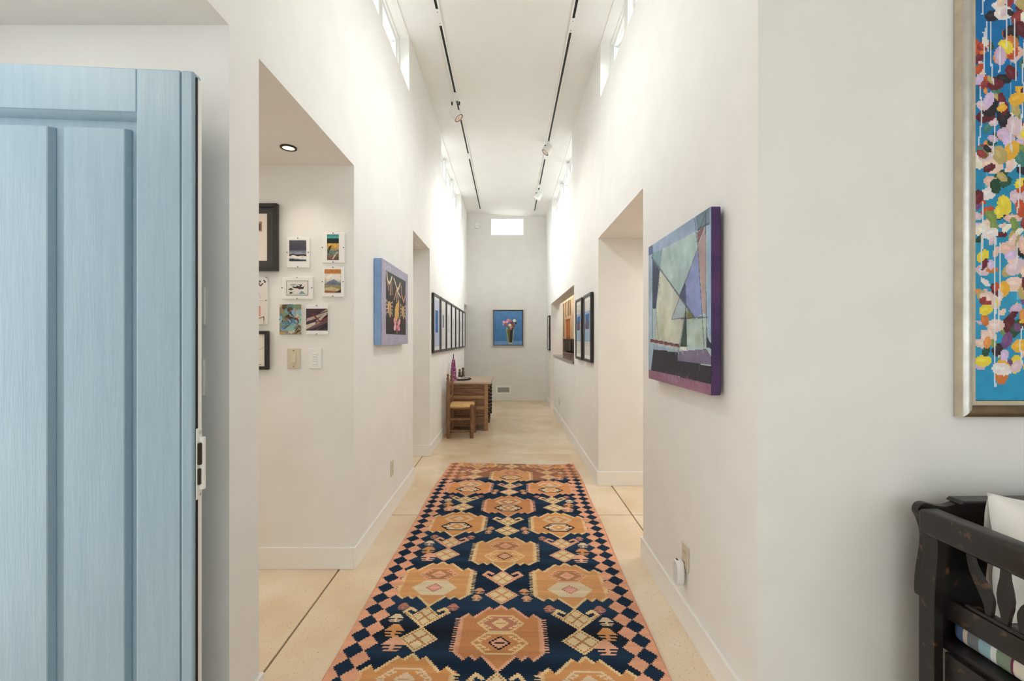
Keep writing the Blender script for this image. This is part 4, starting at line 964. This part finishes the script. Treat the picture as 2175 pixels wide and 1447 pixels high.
# ------------------------------------------------------------------ large floral painting on the entry wall
FX0, FZ0, FW, FH = 1.427, 1.053, 1.22, 1.60
r = thing('large_framed_floral_painting', 'large silver framed painting of bright petals and drips on blue', 'painting', (FX0+FW/2, 1.4595, FZ0), 0)
x0, x1, h = -FW/2, FW/2, FH
def ring(name, a, b_, d0, d1, m, steps):
    # frame moulding: profile points (distance from outer edge, depth)
    for k in range(4):
        mb = MB(); prof = steps
        vs = []
        for (q, dep) in prof:
            if k == 0: e = ((x0+q, -dep, q), (x0+q, -dep, h-q))
            elif k == 1: e = ((x1-q, -dep, q), (x1-q, -dep, h-q))
            elif k == 2: e = ((x0+q, -dep, q), (x1-q, -dep, q))
            else: e = ((x0+q, -dep, h-q), (x1-q, -dep, h-q))
            vs += e
        n = len(prof); fs = [(2*i, 2*i+1, 2*((i+1) % n)+1, 2*((i+1) % n)) for i in range(n)]
        fs += [tuple(range(0, 2*n, 2)), tuple(range(2*n-1, 0, -2))]
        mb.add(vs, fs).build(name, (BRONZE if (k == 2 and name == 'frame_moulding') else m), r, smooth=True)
ring('frame_side', 0, 0, 0, 0, SILVERF, [(0, .001), (0, .027), (.0025, .027), (.0025, .001)])
ring('frame_moulding', 0, 0, 0, 0, SILVER, [(.0026, .002), (.0026, .027), (.008, .032), (.018, .034), (.028, .031), (.036, .024), (.038, .018), (.038, .002)])
ring('frame_lip', 0, 0, 0, 0, SILVERF, [(.0382, .002), (.0382, .018), (.052, .018), (.052, .002)])
W, H = FW-.108, FH-.108
cv = Canvas(W, H, .0042, S(30, 138, 190)); cv.vgrad([(0, S(18, 104, 176)), (.3, S(14, 116, 178)), (.62, S(40, 152, 190)), (.8, S(52, 158, 200)), (1, S(40, 150, 196))]); cv.noise(.10, 14, 14)
pal = [(238,206,196),(236,226,224),(232,190,176),(206,178,206),(236,214,70),(236,180,60),(226,150,80),(196,84,50),(110,36,50),(44,84,60),(40,36,44),(126,150,80),(222,196,206),(120,80,130),(70,130,120),(240,232,214),(190,170,110),(214,190,226),(236,206,190),(150,60,60),(60,44,48),(34,74,52),(96,34,46),(206,120,60)]
def petal(x, y, rr, q, rot):
    cv.ell(x, y, rr, rr*(.45+.35*RNG.rand()), S(*q), rot); cv.ell(x-rr*.2, y-rr*.1, rr*.5, rr*.2, np.clip(S(*q)*1.25+.02, 0, 1), rot, .6)
for i in range(60):
    x = W*RNG.rand(); y = H*(.05+.85*RNG.rand()); wd = .004+.004*RNG.rand()
    cv.line([(x, y), (x+.003*RNG.randn(), y+.1+.25*RNG.rand())], wd, S(120, 190, 220), .7)
for i in range(1700):
    x = W*RNG.rand(); y = H*(.02+.93*RNG.rand())
    if x < .06 and RNG.rand() < .55: continue
    petal(x, y, .013+.021*RNG.rand(), pal[RNG.randint(len(pal))], RNG.rand()*3.14)
for (x, y) in ((.030, .14), (.022, .38), (.028, .48), (.022, .86), (.030, .70), (.045, .96), (.036, 1.05), (.030, 1.14), (.024, 1.22), (.040, 1.30)):
    for q in range(6): petal(x+.016*RNG.randn()*.7, y+.020*RNG.randn(), .010+.014*RNG.rand(), pal[RNG.randint(len(pal))], RNG.rand()*3)
for i in range(210):
    x = .01+(W-.02)*RNG.rand(); y = H*(.0+.85*RNG.rand()); ln = .06+.22*RNG.rand()
    cv.line([(x, y), (x+.004*RNG.randn(), y+ln*.5), (x+.004*RNG.randn(), min(H*.985, y+ln))], .0048, S(226, 232, 238), .85)
cv.noise(.10, 60, 70)
cv.mesh('painted_face', PAINT, r, -W/2, -.016, FH-.054)

# ------------------------------------------------------------------ dark bench with cushion and pillow
BR = 0.02
be = thing('dark_wooden_bench', 'worn black-brown wooden bench with scrolled back by the entry wall', 'bench', (1.219, 1.352, 0), BR)
LB, DB = .98, .40
def smooth_line(pts, n=6):
    out = []
    for i in range(len(pts)-1):
        p0, p1, p2, p3 = pts[max(0, i-1)], pts[i], pts[i+1], pts[min(len(pts)-1, i+2)]
        for k in range(n):
            t = k/n
            out.append(tuple(.5*((2*p1[q])+(-p0[q]+p2[q])*t+(2*p0[q]-5*p1[q]+4*p2[q]-p3[q])*t*t+(-p0[q]+3*p1[q]-3*p2[q]+p3[q])*t**3) for q in (0, 1)))
    return out+[pts[-1]]
# back board with a swept top edge and curved ends
lft = smooth_line([(.030, .40), (.028, .525), (.009, .535), (.010, .60), (.024, .70), (.014, .755), (.000, .785), (.006, .805), (.026, .812), (.060, .804), (.090, .802), (.120, .812)])
outline = lft+[(LB-x, z) for x, z in reversed(lft)]
MB().prism(outline, .004, .026, 'y').build('back_board', DARKW, be, .002, 1)
MB().prism([(.114, .812), (.124, .822), (LB-.124, .822), (LB-.114, .812)], -.014, .036, 'y').build('back_cap', DARKW, be, .003, 2)
def arm_end(x, sg):
    def X(v): return x+sg*v
    L_ = smooth_line([(-.006, .794), (.010, .715), (.004, .61), (0, .533)])+[(0, 0)]
    R_ = [(.029, 0)]+smooth_line([(.029, .533), (.034, .615), (.044, .697), (.038, .775)])
    MB().prism([(X(a), z) for a, z in L_+R_], -.046, .002, 'y').build('back_post', DARKW, be, .002, 1)
    def bar(nm, xa, xb, z0, z1, y0, y1, rise=0.0, bv=.006):
        vs = [(X(xa), y0, z0), (X(xb), y0, z0), (X(xb), y0, z1), (X(xa), y0, z1), (X(xa), y1, z0+rise), (X(xb), y1, z0+rise), (X(xb), y1, z1+rise), (X(xa), y1, z1+rise)]
        MB().add(vs, [(0,1,2,3),(4,7,6,5),(0,4,5,1),(1,5,6,2),(2,6,7,3),(3,7,4,0)]).build(nm, DARKW, be, bv, 3, True)
    bar('arm_rail', -.008, .052, .728, .802, -.002, -DB, 0.0, .012)
    bar('arm_lower_rail', .040, .060, .496, .556, -.046, -DB+.04, .004, .003)
    bar('splat_sill', .044, .070, .556, .568, -.09, -DB+.06, .004, .003)
    MB().box(min(X(.008), X(.050)), max(X(.008), X(.050)), -DB+.002, -DB+.044, 0, .7275).build('front_post', DARKW, be, .004, 2)
    MB().box(min(X(.030), X(.044)), max(X(.030), X(.044)), -DB+.044, -.046, .06, .405).build('side_panel', DARKW, be, .004, 2)
    for yb_, yt_, bow in ((-.146, -.098, -.006), (-.186, -.184, 0), (-.226, -.270, .006)):
        ws_ = [.007, .011, .017, .019, .016, .011, .009, .010]; A = []; B = []
        for k in range(29):
            t = k/28; hw = float(np.interp(t*7, range(8), ws_)); yc = yb_+(yt_-yb_)*t+bow*math.sin(2*PI*t)*1.4; z = .567+t*.163
            A.append((yc-hw, z)); B.append((yc+hw, z))
        MB().prism(A+B[::-1], X(.048), X(.060), 'x').build('splat', DARKW, be, .0015, 1)
arm_end(0, 1); arm_end(LB, -1)
MB().box(.045, LB-.045, -DB+.01, -.005, .400, .425).build('seat_board', DARKW, be, .003, 1)
MB().box(.052, LB-.052, -DB+.004, -DB+.024, .06, .398).build('front_panel', DARKW, be, .003, 1)
MB().box(.045, .080, -.012, .003, .426, .76).build('corner_block', DARKW, be)

# striped seat cushion
STR = bpy.data.materials.new('striped_fabric'); STR.use_nodes = True; MATS['striped_fabric'] = STR
nt = STR.node_tree; bs = nt.nodes['Principled BSDF']; bs.inputs['Roughness'].default_value = .9
tc = nt.nodes.new('ShaderNodeTexCoord'); sx = nt.nodes.new('ShaderNodeSeparateXYZ'); mr = nt.nodes.new('ShaderNodeMapRange'); rp = nt.nodes.new('ShaderNodeValToRGB')
mr.inputs[1].default_value = .178; mr.inputs[2].default_value = -.34
rp.color_ramp.interpolation = 'CONSTANT'
cs = [(78,104,140),(220,206,190),(120,128,130),(150,186,196),(226,232,232),(132,150,128),(112,44,70),(232,224,206),(206,190,120),(196,194,180),(200,96,150),(166,204,200),(214,170,190),(236,222,224),(120,150,190),(226,206,190),(200,110,150),(150,190,190),(226,222,210),(90,120,150)]
ws = [1.6,.5,1.2,1.3,.6,1.4,.3,1.2,.9,1.5,1.4,.9,1.6,1,1.2,.6,1.2,1,1,1.2]
acc = 0; tot = sum(ws); el = rp.color_ramp.elements
for i, (q, ww) in enumerate(zip(cs, ws)):
    e = el[0] if i == 0 else (el[1] if i == 1 else el.new(acc/tot))
    e.position = acc/tot; e.color = (*lin(q), 1); acc += ww
nt.links.new(tc.outputs['Object'], sx.inputs[0]); nt.links.new(sx.outputs['Y'], mr.inputs[0]); nt.links.new(mr.outputs[0], rp.inputs[0]); nt.links.new(rp.outputs[0], bs.inputs['Base Color'])
def bench_pt(x, y, z):
    c_, s_ = math.cos(BR), math.sin(BR); return (1.219+x*c_-y*s_, 1.352+x*s_+y*c_, z)
cu = MB().box(-.415, .415, -.175, .175, 0, .060).build('striped_seat_cushion', STR, None, .022, 4, True, bench_pt(LB/2, -.195, .4255), BR)
tag(cu, 'striped pastel seat cushion lying on the dark bench', 'cushion')

# white pillow leaning on the bench back
def pillow():
    n = 26; vs = []; fs = []
    for side in (1, -1):
        o0 = len(vs)
        for i in range(n+1):
            for j in range(n+1):
                u = -1+2*i/n; v = -1+2*j/n
                th = .062*(max(0, 1-abs(u)**3)*max(0, 1-abs(v)**3))**.55
                th *= 1+.10*math.sin(u*7+v*4)*(1-u*u)
                pin = 1-.07*(1-v*v)*abs(u)**2; pin2 = 1-.07*(1-u*u)*abs(v)**2
                vs.append((u*.170*pin, -side*th+.006*math.sin(u*9+v*6)*(1-abs(u*v)), v*.170*pin2))
        for i in range(n):
            for j in range(n):
                q = o0+i*(n+1)+j; fs.append((q, q+1, q+n+2, q+n+1))
    b = MB(); b.add(vs, fs)
    o = b.build('white_pillow', LINEN, None, 0, 2, True)
    bm = bmesh.new(); bm.from_mesh(o.data); bmesh.ops.remove_doubles(bm, verts=bm.verts, dist=1e-4); bm.to_mesh(o.data); bm.free()
    o.location = bench_pt(.254, -.115, .688); o.rotation_euler = (-.14, .12, .03)
    tag(o, 'white linen pillow leaning against the dark bench back', 'pillow')
pillow()
